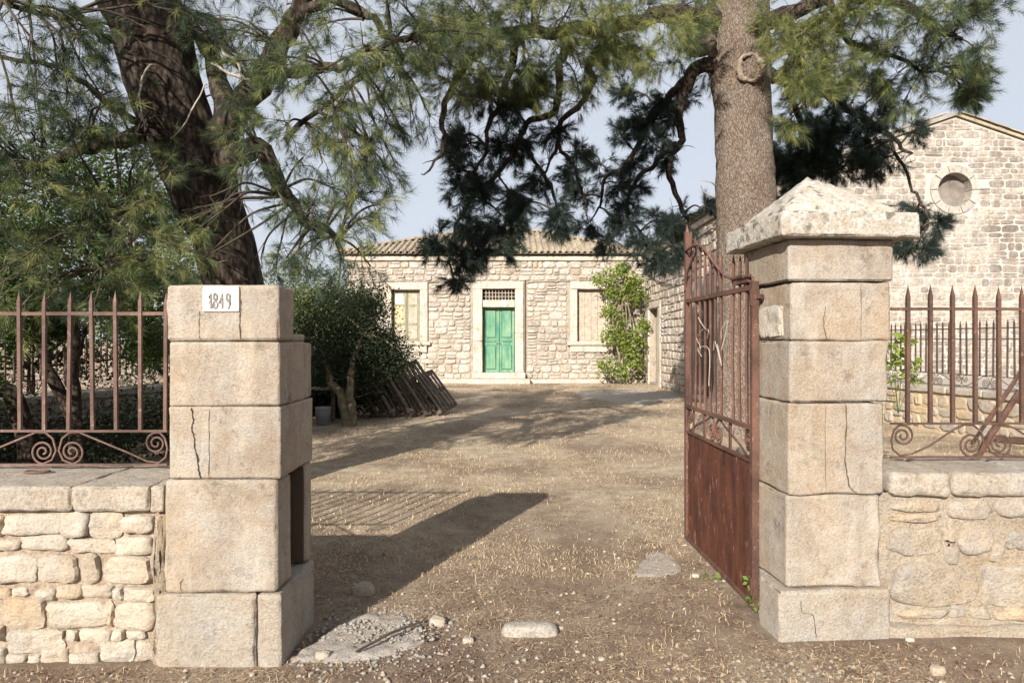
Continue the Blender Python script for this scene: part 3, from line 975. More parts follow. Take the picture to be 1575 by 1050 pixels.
for i, (a, bq) in enumerate(((1366, 1460), (1462, 1590), (1592, 1760), (1762, 1920), (1922, 2090))):
    V, F = worn_box(XR(a), XR(bq), YR - .035, YR + .48, .752, .882, r=.026, step=.04, amp=.007, freq=8, seed=a * .1)
    part('coping_stone', V, F, M['coping'], RW, smooth=True, tint=rg.random())


# ------------------------------------------------------------------ iron fences
def scroll_path(flip=False, w=.62, h=.176):
    """one S scroll: spiral, big arc, diagonal, arc, spiral; u 0..w, z 0..h"""
    k = h / 49.0
    kx = w / 170.0
    pts = []
    for t in np.linspace(0, 1, 34):
        a = math.radians(-90 + 720 * (1 - t))
        r = 2.5 + 15.5 * t
        pts.append(((20.5 * k + r * k * math.cos(a)), 18 * k + r * k * math.sin(a)))
    body = [(7, 6), (1, 20), (6, 38), (17, 47), (31, 47.5), (44, 42)]
    pts += [(a * k, bq * k) for a, bq in body]
    W_ = w / k
    tail = [(W_ - 58, 16), (W_ - 32, 4), (W_ - 14, 1.5), (W_ - 3.5, 10), (W_ - 1, 24), (W_ - 5, 39), (W_ - 12, 46.5)]
    pts += [(a * k, bq * k) for a, bq in tail]
    for t in np.linspace(0.02, 1, 34):
        a = math.radians(70 + 690 * t)
        r = 16.5 - 14 * t
        pts.append(((W_ - 18) * k + r * k * math.cos(a), 31 * k + r * k * math.sin(a)))
    if flip: pts = [(-a, z) for a, z in pts]
    return pts


def scroll_mesh(name, pts, mat, th_=.0065):
    mb = MB()
    mb.tube([Vector((a, 0, z)) for a, z in pts], th_, n=5, flat=(1, .8), up=Vector((0, 1, 0)))
    me = mesh_of(name, mb.V, mb.F, mat, True)
    return me


def picket_mesh(h, w, mat, tip=.06):
    mb = MB()
    mb.box(-w / 2, w / 2, -w / 2, w / 2, 0, h - tip)
    v = [Vector((x, y, h - tip)) for x, y in ((-w * .52, -w * .5), (w * .52, -w * .5), (w * .52, w * .5), (-w * .52, w * .5))]
    mb.add(v + [Vector((0, 0, h))], [(0, 1, 4), (1, 2, 4), (2, 3, 4), (3, 0, 4), (3, 2, 1, 0)])
    return mesh_of('picket', mb.V, mb.F, mat)


def place(name, me, parent, loc, rot=(0, 0, 0), scale=(1, 1, 1)):
    o = bpy.data.objects.new(name, me)
    COL.objects.link(o)
    o.parent = parent
    o.location = loc; o.rotation_euler = rot; o.scale = scale
    return o


def fence(name, label, p0, ang, length, z0, ztop_rail, ztip, pick_off, spacing, pw, mat, zlow, pairs, rail_h=.014, extra_rail=None, group=None, pmat=None, jit=.006):
    """local u runs along the fence from p0; z in world metres; scroll band between the bottom and the lower rail"""
    f = thing(name, label, 'fence', (p0[0], p0[1], z0), group, rotz=ang)
    pmat = pmat or mat
    rf = random.Random(int(p0[0] * 100))

    def rail(zc, hh, dd=.012, sag=.0):
        mb = MB()
        k = max(4, int(length / .25))
        pts = [Vector((length * i / k, 0, zc - z0 + rf.uniform(-sag, sag))) for i in range(k + 1)]
        mb.tube(pts, hh * .72, n=4, flat=(1, dd / hh), up=Vector((0, 1, 0)))
        V = mb.V
        part('rail', V, mb.F, mat, f, local=True)
    rail(ztop_rail, rail_h, .014, .001)
    rail(zlow, rail_h * .65, .018, .001)
    rail(z0 + .008, rail_h * .65, .018, .001)
    if extra_rail: rail(extra_rail, rail_h * .8)
    pm = picket_mesh(ztip - zlow, pw, pmat, tip=min(.08, pw * 3.6))
    u = pick_off
    while u < length - .01:
        place('picket', pm, f, (u + rf.uniform(-jit, jit) * .5, 0, zlow - z0), (rf.uniform(-jit, jit) * 1.5, rf.uniform(-jit, jit) * 1.6, 0), (1, 1, 1 + rf.uniform(-.008, .008)))
        u += spacing
    sc_a = scroll_mesh('scroll', scroll_path(False, pairs[1], zlow - z0 - .014), mat)
    sc_b = scroll_mesh('scroll', scroll_path(True, pairs[1], zlow - z0 - .014), mat)
    u = pairs[0]
    while u < length + .01:
        if u + pairs[1] <= length + .02: place('scroll', sc_a, f, (u + .004, 0, .012))
        if u - pairs[1] >= -.02: place('scroll', sc_b, f, (u - .004, 0, .012))
        u += pairs[1] * 2
    return f


# left front fence: x = -5.5 .. left pillar
kL = 3.85 / 1050
xr = (258 - 787.5) * kL
LEN = 3.6
x_start = xr - LEN
pair_u = (88.5 - 787.5) * kL - x_start
first = ((254 - 787.5) * kL - x_start) % .1364
fence('iron_fence', 'faded red iron railing with spear tips on the low wall left of the gate', (x_start, 3.85), 0, LEN, .898, 1.757, 1.886, first, .1364, .0185, M['rust_left'], 1.096,
      (pair_u % 1.24, .62), rail_h=.019, group='iron railings')
kR = 4.10 / 1050
x_start = (1370 - 787.5) * kR
first = (1395 - 787.5) * kR - x_start
fence('iron_fence', 'rusty brown iron railing with spear tips on the low wall right of the gate', (x_start, 4.10), 0, 3.9, .898, 1.795, 1.940, first, .1375, .021, M['rust_right'], 1.108,
      ((1515.5 - 787.5) * kR - x_start, .565), rail_h=.017, group='iron railings')

# ------------------------------------------------------------------ the open gate leaf
hx, hy, fx, fy = 1.430, 4.03, 1.394, 5.44
GL = math.hypot(fx - hx, fy - hy)
ga = math.atan2(fy - hy, fx - hx)
GT = thing('iron_gate', 'rusty open gate leaf with solid sheet bottom, bars, scrolls and stepped spikes', 'gate', (hx, hy, 0), None, rotz=ga)


def gbox(name, u0, u1, z0, z1, t=.012, mat='rust_gate', tt=0.0):
    mb = MB(); mb.box(u0, u1, -t + tt, t + tt, z0, z1)
    return part(name, mb.V, mb.F, M[mat], GT, local=True)


# sheet: gently dented
nu, nv = 28, 24
Vs = []
for j in range(nv + 1):
    for i in range(nu + 1):
        u = .02 + (GL - .04) * i / nu
        z = .02 + .865 * j / nv
        if j == 0: z += .03 * abs(noise.noise(Vector((u * 7, 0, 1))))
        Vs.append(Vector((u, .010 * noise.noise(Vector((u * 2.2, z * 2.2, 3))) + .0025 * noise.noise(Vector((u * 9, z * 3, 3))), z)))
nvt = len(Vs)
Vs += [v + Vector((0, -.004, 0)) for v in Vs]
Fs = []
for j in range(nv):
    for i in range(nu):
        q = (j * (nu + 1) + i, j * (nu + 1) + i + 1, (j + 1) * (nu + 1) + i + 1, (j + 1) * (nu + 1) + i)
        Fs.append(q); Fs.append(tuple(nvt + k for k in q[::-1]))
part('sheet_panel', Vs, Fs, M['rust_sheet'], GT, smooth=True, local=True)
gbox('hinge_post', -.022, .022, .03, 1.955, .020)
gbox('free_post', GL - .022, GL + .020, .03, 2.47, .016)
gbox('rail', .024, GL - .024, 1.075, 1.098, .017)
gbox('rail', .024, GL - .024, .880, .898, .014)
gbox('rail', .024, GL - .024, 1.905, 1.935, .015)
gbox('rail', .024, GL - .024, .04, .06, .014, tt=.006)
nb = 12
for i in range(1, nb):
    u = GL * i / nb
    zt = 2.13 + .40 * (u / GL) ** 2.0
    h = zt - 1.10
    if i in (4,): continue
    mb = MB()
    lean = rnd.uniform(-.006, .006)
    mb.tube([(u, 0, 1.099), (u + lean, rnd.uniform(-.006, .006), 1.5), (u - lean, 0, zt - .05), (u - lean, 0, zt)], [.0105, .0105, .0105, .001], n=4, up=Vector((1, 1, 0)))
    part('bar', mb.V, mb.F, M['rust_gate'], GT, local=True)
mb = MB(); mb.tube([(GL, 0, 2.47), (GL, 0, 2.53)], [.016, .002], n=4)
part('spike', mb.V, mb.F, M['rust_gate'], GT, local=True)
# curved brace from the free post down to the hinge
mb = MB()
mb.tube(catmull([(GL - .02, .018, 2.315), (GL - .28, .018, 2.325), (GL - .50, .018, 2.27), (GL - .75, .018, 2.13), (.42, .018, 2.02), (.2, .018, 1.99), (.02, .018, 1.99)], 5), .011, n=5)
part('curved_brace', mb.V, mb.F, M['rust_gate'], GT, smooth=True, local=True)
mb = MB()
mb.tube(catmull([(GL - .01, .018, 2.0), (GL - .06, .018, 2.12), (GL - .17, .018, 2.2), (GL - .27, .018, 2.28), (GL - .2, .018, 2.33), (GL - .12, .018, 2.26)], 5), .008, n=5)
part('scroll', mb.V, mb.F, M['rust_gate'], GT, smooth=True, local=True)
sp = scroll_path(False, GL / 2 - .03, .170)
me = scroll_mesh('scroll', sp, M['rust_gate'], .0085)
place('scroll', me, GT, (GL / 2 + .0, .0, .902))
me2 = scroll_mesh('scroll', [(-a, z) for a, z in sp], M['rust_gate'], .0085)
place('scroll', me2, GT, (GL / 2, .0, .902))
gbox('band_bar', GL * .28, GL * .28 + .03, .898, 1.075, .006)
gbox('band_bar', GL * .66, GL * .66 + .035, .898, 1.075, .006)
gbox('band_bar', GL * .86, GL * .86 + .02, .898, 1.075, .006)
for z in (1.86, .16):
    mb = MB(); mb.tube([(-.05, -.03, z), (.0, 0, z)], .018, n=6); mb.tube([(0, 0, z - .05), (0, 0, z + .05)], .027, n=8)
    part('hinge', mb.V, mb.F, M['rust_gate'], GT, local=True)
mb = MB(); mb.box(.05, .30, -.02, .02, 1.955, 1.985); mb.box(.12, .26, -.03, .03, 1.99, 2.005)
part('latch_plate', mb.V, mb.F, M['rust_gate'], GT, local=True)
# dry climber stems tangled in the bars
mb = MB()
for kk in range(5):
    u0 = GL * rnd.uniform(.35, .75); z0 = rnd.uniform(1.45, 1.7)
    mb.tube(catmull([(u0, .03, z0), (u0 + rnd.uniform(-.1, .1), .04, z0 + .06), (u0 + rnd.uniform(-.18, .1), .02, z0 + rnd.uniform(-.12, .16)), (u0 + rnd.uniform(-.25, .2), .04, z0 + rnd.uniform(-.2, .2))], 4), .003, n=4)
w = [Vector((hx + math.cos(ga) * v.x - math.sin(ga) * v.y, hy + math.sin(ga) * v.x + math.cos(ga) * v.y, v.z)) for v in mb.V]
tagset(part('dry_stems', w, mb.F, M['dead_twig'], None), 'dry pale climber stems tangled in the bars of the rusty gate', 'dry stems')

# ------------------------------------------------------------------ the stone house
YH = 26.5
sh = YH / 1050
XH = lambda px: (px - 787.5) * sh
ZH = lambda py: 1.6 - (py - 525) * sh
HS = thing('stone_house', 'stone house with green double door and tiled hip roof across the yard', 'house', (XH(767), 31.5, 0))
rg = random.Random(8)
hx0, hx1 = XH(533), XH(991.5)
mb = MB()
door_o = (XH(742.4), XH(792))
win_l = (XH(602.5), XH(646), ZH(525), ZH(446))
win_r = (XH(888), XH(931.5), ZH(525), ZH(445))
tr = (XH(742.4), XH(792), ZH(461.4), ZH(444.5))
zt = 4.72
# wall: a facade sheet with real openings, built from boxes between them
def wall_with_holes(mb, u0, u1, z0, z1, holes, fn):
    us = sorted({u0, u1} | {h[0] for h in holes} | {h[1] for h in holes})
    zs = sorted({z0, z1} | {h[2] for h in holes} | {h[3] for h in holes})
    for a, b_ in zip(us[:-1], us[1:]):
        for c_, d in zip(zs[:-1], zs[1:]):
            mu, mz = (a + b_) / 2, (c_ + d) / 2
            if any(h[0] < mu < h[1] and h[2] < mz < h[3] for h in holes): continue
            fn(a, b_, c_, d)
holes = [(door_o[0], door_o[1], .22, ZH(472.6)), win_l, win_r, tr]
wall_with_holes(mb, hx0, hx1, 0, zt, holes, lambda a, b_, c_, d: mb.box(a, b_, YH, YH + .5, c_, d))
mb.box(hx0, hx0 + .5, YH + .5, YH + 10, 0, zt)
mb.box(hx1 - .5, hx1, YH + .5, YH + 10, 0, zt)
mb.box(hx0, hx1, YH + 9.5, YH + 10, 0, zt)
mb.box(hx0 + .5, hx1 - .5, YH + .9, YH + .95, 0, zt)
hw = mb.build('wall', M['mortar_house'], HS)
s_holes = [(XH(724), XH(810), 0, ZH(432)), (XH(590), XH(659), ZH(541), ZH(434.5)), (XH(872), XH(946), ZH(541), ZH(434)), ]
qs = coursed(hx0 + .02, hx1 - .02, .16, zt - .02, (.17, .30), (.24, .56), s_holes, rg, gap=.030, wob=.06, split=.35)
vis = lambda q: -((1 if (q[1][0] - q[0][0]) * (q[3][1] - q[0][1]) > .05 and XH(590) < (q[0][0] + q[1][0]) / 2 < XH(930) else 0) + (q[1][0] - q[0][0]) * (q[3][1] - q[0][1]))
lay_stones(qs, (0, YH, 0), (1, 0, 0), (0, -1, 0), hw, M['house_stone'], rg, depth=.045, key=vis, n=10, ex=9, jit=.08, dome=.35)


def hbox(name, x0, x1, y0, y1, z0, z1, mat='surround', r=.02, parent=None, step=.25, tint=None, **k):
    V, F = worn_box(x0, x1, y0, y1, z0, z1, r=r, step=step, amp=.008, freq=3)
    return part(name, V, F, M[mat], parent or HS, smooth=True, tint=rg.random() if tint is None else tint, **k)


# cornice under the eaves
hbox('cornice', hx0 - .05, hx1, YH - .10, YH - .003, 4.72, 4.93, r=.03)
# plinth and doorstep
hbox('plinth', hx0, XH(722), YH - .12, YH - .004, -.1, .15, 'surround')
hbox('plinth', XH(813), hx1, YH - .12, YH - .004, -.1, .13, 'surround')
hbox('doorstep', XH(720), XH(815), YH - .55, YH - .003, -.1, .17)
hbox('doorstep', XH(727), XH(808), YH - .25, YH + .30, .171, .395)
# door surround
ys = (YH - .085, YH + .16)
zd = ZH(472.6)
za, zb_ = ZH(461.4), ZH(444.5)
hbox('surround_stone', XH(728), XH(742.2), *ys, .40, 1.6)
hbox('surround_stone', XH(728), XH(742.2), *ys, 1.605, zb_)
hbox('surround_stone', XH(792.2), XH(805.5), *ys, .40, 1.9)
hbox('surround_stone', XH(792.2), XH(805.5), *ys, 1.905, zb_)
hbox('surround_stone', XH(742.6), XH(791.8), *ys, zd, za)
hbox('lintel', XH(728), XH(805.5), *ys, zb_ + .003, ZH(433))
# transom grille
GRL = hbox('transom_recess', XH(743), XH(791.5), YH + .30, YH + .36, za, zb_, 'dark_void', r=.01)
mb = MB()
for i in range(1, 10):
    x = XH(742.4) + (XH(792) - XH(742.4)) * i / 10
    mb.box(x - .014, x + .014, YH + .06, YH + .09, za, zb_)
gr = mb.build('transom_grille', M['board'], HS)
mb = MB()
for i in range(1, 3):
    z = za + (zb_ - za) * i / 3
    mb.box(XH(742.4), XH(792), YH + .085, YH + .11, z - .012, z + .012)
mb.build('crossbar', M['board'], gr)
# the green double door
dz0, dz1 = .40, zd - .005
dx0, dx1 = door_o[0] + .02, door_o[1] - .02
dm = (dx0 + dx1) / 2
for i, (a, b_) in enumerate(((dx0, dm - .008), (dm + .008, dx1))):
    mb = MB(); mb.box(a, b_, YH + .20, YH + .25, dz0, dz1)
    lf = mb.build('door_leaf', M['green'], HS)
    H = dz1 - dz0
    for (f0, f1) in ((.04, .42), (.47, .50), (.53, .965)):
        mb = MB()
        x0, x1, z0, z1 = a + .09, b_ - .09, dz0 + f0 * H, dz0 + f1 * H
        mb.box(x0, x1, YH + .193, YH + .199, z0, z1)
        part('panel_groove', mb.V, mb.F, M['green_dark'], lf)  # flat darker green plate drawing the groove round the panel
        V, F = worn_box(x0 + .035, x1 - .035, YH + .165, YH + .192, z0 + (.03 if f1 - f0 > .1 else .012), z1 - (.03 if f1 - f0 > .1 else .012), r=.012, step=.2, amp=.001)
        part('door_panel', V, F, M['green'], lf)
    if i == 0:
        mb = MB(); mb.box(b_ - .03, b_ + .02, YH + .16, YH + .199, dz0, dz1); part('meeting_bead', mb.V, mb.F, M['green'], lf)
    mb = MB(); mb.tube([(b_ - .06 if i == 0 else a + .06, YH + .13, dz0 + 1.12), (b_ - .06 if i == 0 else a + .06, YH + .199, dz0 + 1.12)], .022, n=8)
    part('knob', mb.V, mb.F, M['iron_dark'], lf)
# dark rod drawing the shadow line down the right of the surround
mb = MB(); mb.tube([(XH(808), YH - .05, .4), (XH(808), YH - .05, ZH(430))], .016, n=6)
mb.build('surround_shadow_line', M['iron_dark'], HS)


def window(wn_, side, label):
    x0, x1, z0, z1 = wn_
    y0 = YH + .14
    mb = MB()
    mb.box(x0, x0 + .05, y0, y0 + .06, z0, z1); mb.box(x1 - .05, x1, y0, y0 + .06, z0, z1)
    mb.box(x0 + .05, x1 - .05, y0, y0 + .06, z1 - .05, z1); mb.box(x0 + .05, x1 - .05, y0, y0 + .06, z0, z0 + .04)
    wnd = part('window', mb.V, mb.F, M['shutter'] if side == 'l' else M['board'], HS, label=label)
    if side == 'l':
        mx = (x0 + x1) / 2 + .02
        for (a, b_) in ((x0 + .055, mx - .01), (mx + .01, x1 - .055)):
            mb = MB(); mb.box(a, b_, y0 + .012, y0 + .045, z0 + .045, z1 - .055)
            part('shutter', mb.V, mb.F, M['shutter'], wnd)
            for (f0, f1) in ((.04, .30), (.35, .68), (.73, .96)):
                H = z1 - z0 - .1
                mb = MB()
                mb.box(a + .07, b_ - .07, y0 - .004, y0 + .011, z0 + .045 + f0 * H, z0 + .045 + f1 * H)
                part('shutter_panel', mb.V, mb.F, M['board'], wnd)
        mb = MB(); mb.box(x0 + .13, x0 + .42, y0 - .016, y0 - .006, z1 - .52, z1 - .16)
        part('paper', mb.V, mb.F, M['paper'], wnd)
        mb = MB(); mb.box(x0 + .14, x0 + .42, y0 - .016, y0 - .006, z1 - 1.30, z1 - .62)
        part('orange_board', mb.V, mb.F, M['orange'], wnd)
    else:
        H = (z1 - z0 - .09)
        for i in range(4):
            w = (x1 - x0 - .1) / 4
            mb = MB(); mb.box(x0 + .052 + i * w + .004, x0 + .048 + (i + 1) * w, y0 + .015, y0 + .035 + .006 * (i % 2), z0 + .045, z1 - .055)
            part('board', mb.V, mb.F, M['board'], wnd)
    e = .28
    hbox('surround_stone', x0 - e, x0 - .003, YH - .08, YH + .13, z0, z1 + .003)
    hbox('surround_stone', x1 + .003, x1 + e + .03, YH - .08, YH + .13, z0, z1 + .003)
    hbox('lintel', x0 - e, x1 + e + .03, YH - .082, YH + .13, z1 + .006, z1 + .30)
    hbox('sill', x0 - e - .12, x1 + e + .14, YH - .17, YH + .13, z0 - .15, z0 - .004)
    hbox('sill', x0 - e, x1 + e, YH - .10, YH + .0, z0 - .42, z0 - .154)


window(win_l, 'l', 'olive panelled shutters with a white paper and an orange board')
window(win_r, 'r', 'closed with pale grey boards')


# roofs of barrel tiles
def tile_geo(L=.42, r=.085):
    V = []; F = []
    n = 6
    for k, (t, rr) in enumerate(((0, r), (L, r * .84))):
        for i in range(n + 1):
            a = math.pi * i / n
            V.append((math.cos(a) * rr, t, math.sin(a) * rr * .85))
    for i in range(n):
        F.append((i, i + 1, n + 2 + i, n + 1 + i))
    b0 = len(V)
    for i in range(n + 1):
        a = math.pi * i / n
        V.append((math.cos(a) * (r - .018), 0, math.sin(a) * (r * .85 - .018)))
    for i in range(n):
        F.append((i + 1, i, b0 + i, b0 + i + 1))
    return V, F


TV, TF = tile_geo()
TME = mesh_of('roof_tile', TV, TF, M['tile'], False)


def tile_matrix(o, ed, up, u, w, rg, lift=.04):
    nrm = ed.cross(up).normalized()
    p = o + ed * (u + rg.uniform(-.012, .012)) + up * (w + rg.uniform(-.02, .02)) + nrm * (lift + rg.uniform(0, .012))
    m = Matrix((ed, up, nrm)).transposed().to_4x4()
    m = m @ Matrix.Rotation(rg.uniform(-.04, .04), 4, 'Z') @ Matrix.Rotation(.035 + rg.uniform(-.02, .02), 4, 'X')
    m.translation = p
    return m


def tile_face(roof, o, ed, up, width, length, clip, rg, limit=300, pitch=.235, row=.34):
    """barrel tiles laid over one slope; ed x up must point outwards"""
    o = Vector(o); ed = Vector(ed).normalized(); up = Vector(up).normalized()
    todo = []
    for j in range(int(length / row) + 1):
        for i in range(int(width / pitch) + 1):
            u, w = (i + .5) * pitch, j * row
            if u > width or not clip(u, w): continue
            todo.append((u, w))
    base = MB(); rest = MB()
    rw = wloc(roof)
    for k, (u, w) in enumerate(todo):
        m = tile_matrix(o, ed, up, u, w, rg)
        if k < limit:
            ob = bpy.data.objects.new('roof_tile', TME)
            COL.objects.link(ob)
            ob.parent = roof
            m2 = m.copy(); m2.translation = m.translation - rw
            ob.matrix_local = m2
        else:
            rest.add([m @ Vector(v) for v in TV], TF, rg.random())
        # channel tile between the covers
        nrm = ed.cross(up).normalized()
        m = tile_matrix(o, ed, up, u + pitch / 2, w - .03, rg, .07)
        fl = m @ Matrix.Diagonal((1, 1, -.8, 1))
        base.add([fl @ Vector(v) for v in TV[:14]], TF[:6], rg.random())
    base.build('channel_tiles', M['tile'], roof, kind='stuff')
    if rest.V: rest.build('roof_tile_remainder', M['tile'], roof, kind='stuff')


ex0, ex1 = hx0 - .3, hx1 + .15
ey0, ez = YH - .27, 4.97
rx0, rx1, ry, rz = XH(767) - 1.0, XH(767) + 1.0, 31.6, 6.72
ey1 = YH + 10.2
mb = MB()
A = [(ex0, ey0, ez), (ex1, ey0, ez), (ex1, ey1, ez), (ex0, ey1, ez), (rx0, ry, rz), (rx1, ry, rz)]
mb.add(A, [(0, 1, 5, 4), (1, 2, 5), (2, 3, 4, 5), (3, 0, 4), (3, 2, 1, 0)])
roof = mb.build('roof', M['mortar_house'], HS)
upv = Vector((0, ry - ey0, rz - ez)); Ls = upv.length


def clipf(u, w):
    f = w / Ls
    return (rx0 - ex0) * f - .05 < u < (ex1 - ex0) - (ex1 - rx1) * f + .05 and w < Ls


tile_face(roof, A[0], (1, 0, 0), upv, ex1 - ex0, Ls, clipf, rg, limit=296)
# the two ends and the hips
rest = MB()
for (o, ed, nrmx, x_r) in ((A[3], (0, -1, 0), -1, rx0), (A[1], (0, 1, 0), 1, rx1)):
    o = Vector(o); ed = Vector(ed)
    run = (x_r - ex0) if nrmx < 0 else (ex1 - x_r)
    up = Vector((-nrmx * run, 0, rz - ez)); Lk = up.length; up.normalize()
    wd = ey1 - ey0
    a0 = (ey1 - ry) if nrmx < 0 else (ry - ey0)
    for j in range(int(Lk / .34)):
        for i in range(int(wd / .235)):
            u, w = (i + .5) * .235, j * .34
            f = w / Lk
            if a0 * f < u < wd - (wd - a0) * f:
                m = tile_matrix(o, ed, up, u, w, rg)
                rest.add([m @ Vector(v) for v in TV], TF, rg.random())
rest.build('end_slope_tiles', M['tile'], roof, kind='stuff')
rest = MB()
for (p, q) in ((A[0], A[4]), (A[1], A[5]), (A[4], A[5])):
    p, q = Vector(p), Vector(q)
    d = (q - p); L = d.length; d.normalize()
    side = d.cross(Vector((0, 0, 1))).normalized(); nn = side.cross(d)
    for i in range(int(L / .36)):
        m = Matrix((side, d, nn)).transposed().to_4x4()
        m.translation = p + d * i * .36 + nn * (.09 + rg.uniform(0, .015))
        rest.add([m @ (Vector(v) * 1.15) for v in TV], TF, rg.random())
rest.build('ridge_tiles', M['tile'], roof, kind='stuff')

# ------------------------------------------------------------------ the outbuilding along the right of the yard
XW0 = 5.15
WG = thing('stone_outbuilding', 'long stone outbuilding with dark doorway on the right, behind the gate and the right pine', 'outbuilding', (6.9, 21.4, 0))
rg = random.Random(18)
wy0, wy1, wtop, wx1 = 16.4, 26.38, 4.72, 8.05
wh = [(17.15, 19.3, 0, 2.80), (23.95, 25.55, 0.10, 2.78)]
mb = MB()
wall_with_holes(mb, wy0, wy1, 0, wtop, wh, lambda a, b_, c_, d: mb.box(XW0, XW0 + .45, a, b_, c_, d))
mb.box(XW0 + .45, wx1, wy0, wy0 + .45, 0, wtop)
mb.box(wx1 - .45, wx1, wy0 + .45, wy1, 0, wtop)
mb.box(XW0 + .45, wx1 - .45, wy1 - .4, wy1, 0, wtop)
# front gable
zr = 5.20
mb.add([(XW0, wy0, wtop), (wx1, wy0, wtop), ((XW0 + wx1) / 2, wy0, zr), (XW0, wy0 + .45, wtop), (wx1, wy0 + .45, wtop), ((XW0 + wx1) / 2, wy0 + .45, zr)],
       [(0, 1, 2), (5, 4, 3), (0, 2, 5, 3), (1, 4, 5, 2)])
ww = mb.build('wall', M['mortar_house'], WG)
qs = coursed(wy0 + .02, wy1, .05, wtop - .05, (.20, .30), (.30, .62), [(17.0, 19.45, 0, 3.32), (23.55, 25.9, 0, 3.05)], rg, gap=.03, wob=.05, split=.25)
lay_stones(qs, (XW0, 0, 0), (0, 1, 0), (-1, 0, 0), ww, M['wing_stone'], rg, depth=.04, key=lambda q: q[0][0], limit=240, n=10, ex=8, jit=.07)
qf = coursed(XW0 + .02, wx1 - .02, .05, zr - .05, (.24, .34), (.4, .8), [], rg, gap=.025, top=lambda u: wtop + (zr - wtop) * (1 - abs(u - (XW0 + wx1) / 2) / ((wx1 - XW0) / 2)))
lay_stones(qf, (0, wy0, 0), (1, 0, 0), (0, -1, 0), ww, M['house_stone'], rg, depth=.03, key=lambda q: q[0][0], limit=50, n=10, ex=8, jit=.05)


def wbox(name, y0, y1, z0, z1, x0=XW0 - .05, x1=XW0 + .2, mat='surround', par=None):
    V, F = worn_box(x0, x1, y0, y1, z0, z1, r=.02, step=.25, amp=.008, freq=3)
    return part(name, V, F, M[mat], par or WG, smooth=True, tint=rg.random())


wbox('lintel', 17.02, 19.44, 2.805, 3.30, mat='grey_lintel')
wbox('doorstep', 17.1, 19.35, -.1, .10)
wbox('door', 17.2, 18.28, .1, 2.78, XW0 + .26, XW0 + .31, 'interior_shade')  # added leaf, standing for the shade inside the open doorway
wbox('door', 18.34, 19.26, .1, 2.78, XW0 + .34, XW0 + .39, 'interior_shade')  # second added leaf for the same dark interior
wbox('surround_stone', 23.56, 23.94, .0, 2.79)
wbox('surround_stone', 25.56, 25.88, .0, 2.79)
wbox('lintel', 23.56, 25.88, 2.795, 3.05)
dr = wbox('door', 24.0, 25.5, .1, 2.76, XW0 + .24, XW0 + .30, 'board')
for i in range(5):
    mb = MB(); mb.box(XW0 + .215, XW0 + .239, 24.02 + i * .296, 24.02 + i * .296 + .28, .12, 2.74)
    part('plank', mb.V, mb.F, M['board'], dr)
V, F = worn_box(XW0 - .10, XW0 - .003, wy0, wy1 - .3, wtop + .0, wtop + .18, r=.03, step=.3, amp=.008)
part('cornice', V, F, M['surround'], WG, smooth=True)
xm = (XW0 + wx1) / 2
mb = MB()
ze = 4.93
mb.add([(XW0 - .22, wy0 - .12, ze), (xm, wy0 - .12, ze + .52), (wx1 + .2, wy0 - .12, ze), (XW0 - .22, wy1 - .1, ze), (xm, wy1 - .1, ze + .52), (wx1 + .2, wy1 - .1, ze)],
       [(0, 1, 4, 3), (1, 2, 5, 4), (0, 3, 5, 2), (0, 2, 1), (3, 4, 5)])
wr = mb.build('roof', M['mortar_house'], WG)
up = Vector((xm - XW0 + .22, 0, .52))
tile_face(wr, (XW0 - .22, wy1 - .1, ze), (0, -1, 0), up, wy1 - wy0, up.length, lambda u, w: True, rg, limit=290)
upr = Vector((xm - wx1 - .2, 0, .52))
rest = MB()
for j in range(int(upr.length / .34) + 1):
    for i in range(int((wy1 - wy0) / .235)):
        m = tile_matrix(Vector((wx1 + .2, wy0 - .1, ze)), Vector((0, 1, 0)), upr.normalized(), (i + .5) * .235, j * .34, rg)
        rest.add([m @ Vector(v) for v in TV], TF, rg.random())
rest.build('back_slope_tiles', M['tile'], wr, kind='stuff')

# ------------------------------------------------------------------ the church-like gabled building
YC = 24.0
sc_ = YC / 1050
XC = lambda px: (px - 787.5) * sc_
ZC = lambda py: 1.6 - (py - 525) * sc_
CH = thing('gabled_stone_building', 'tall gabled stone building with a blind round window, right of the yard', 'building', (XC(1468), 29, 0))
rg = random.Random(28)
cw = 4.25
cx = XC(1468)
zap, zev = ZC(180), ZC(180) - cw * .345
topf = lambda u: zap - abs(u - cx) * .345
mb = MB()
mb.add([(cx - cw, YC, 0), (cx + cw, YC, 0), (cx + cw, YC, zev), (cx, YC, zap), (cx - cw, YC, zev)], [(0, 1, 2, 3, 4)])
ro, cz = .80, ZC(292)
# gable wall as a sheet with a round hole
ringn = 32
Vr = [(cx + ro * .98 * math.cos(2 * math.pi * i / ringn), YC, cz + ro * .98 * math.sin(2 * math.pi * i / ringn)) for i in range(ringn)]
outer = []
for i in range(ringn):
    a = 2 * math.pi * i / ringn
    d = Vector((math.cos(a), math.sin(a)))
    t = 1e9
    for (nx_, nz_, dd) in ((1, 0, cw), (-1, 0, cw), (0, -1, cz), (.345, 1, zap - cz), (-.345, 1, zap - cz)):
        den = d.x * nx_ + d.y * nz_
        if den > 1e-6: t = min(t, dd / den)
    outer.append((cx + d.x * t, YC, cz + d.y * t))
mb = MB()
mb.add(Vr + outer, [(i, (i + 1) % ringn, ringn + (i + 1) % ringn, ringn + i)[::-1] for i in range(ringn)])
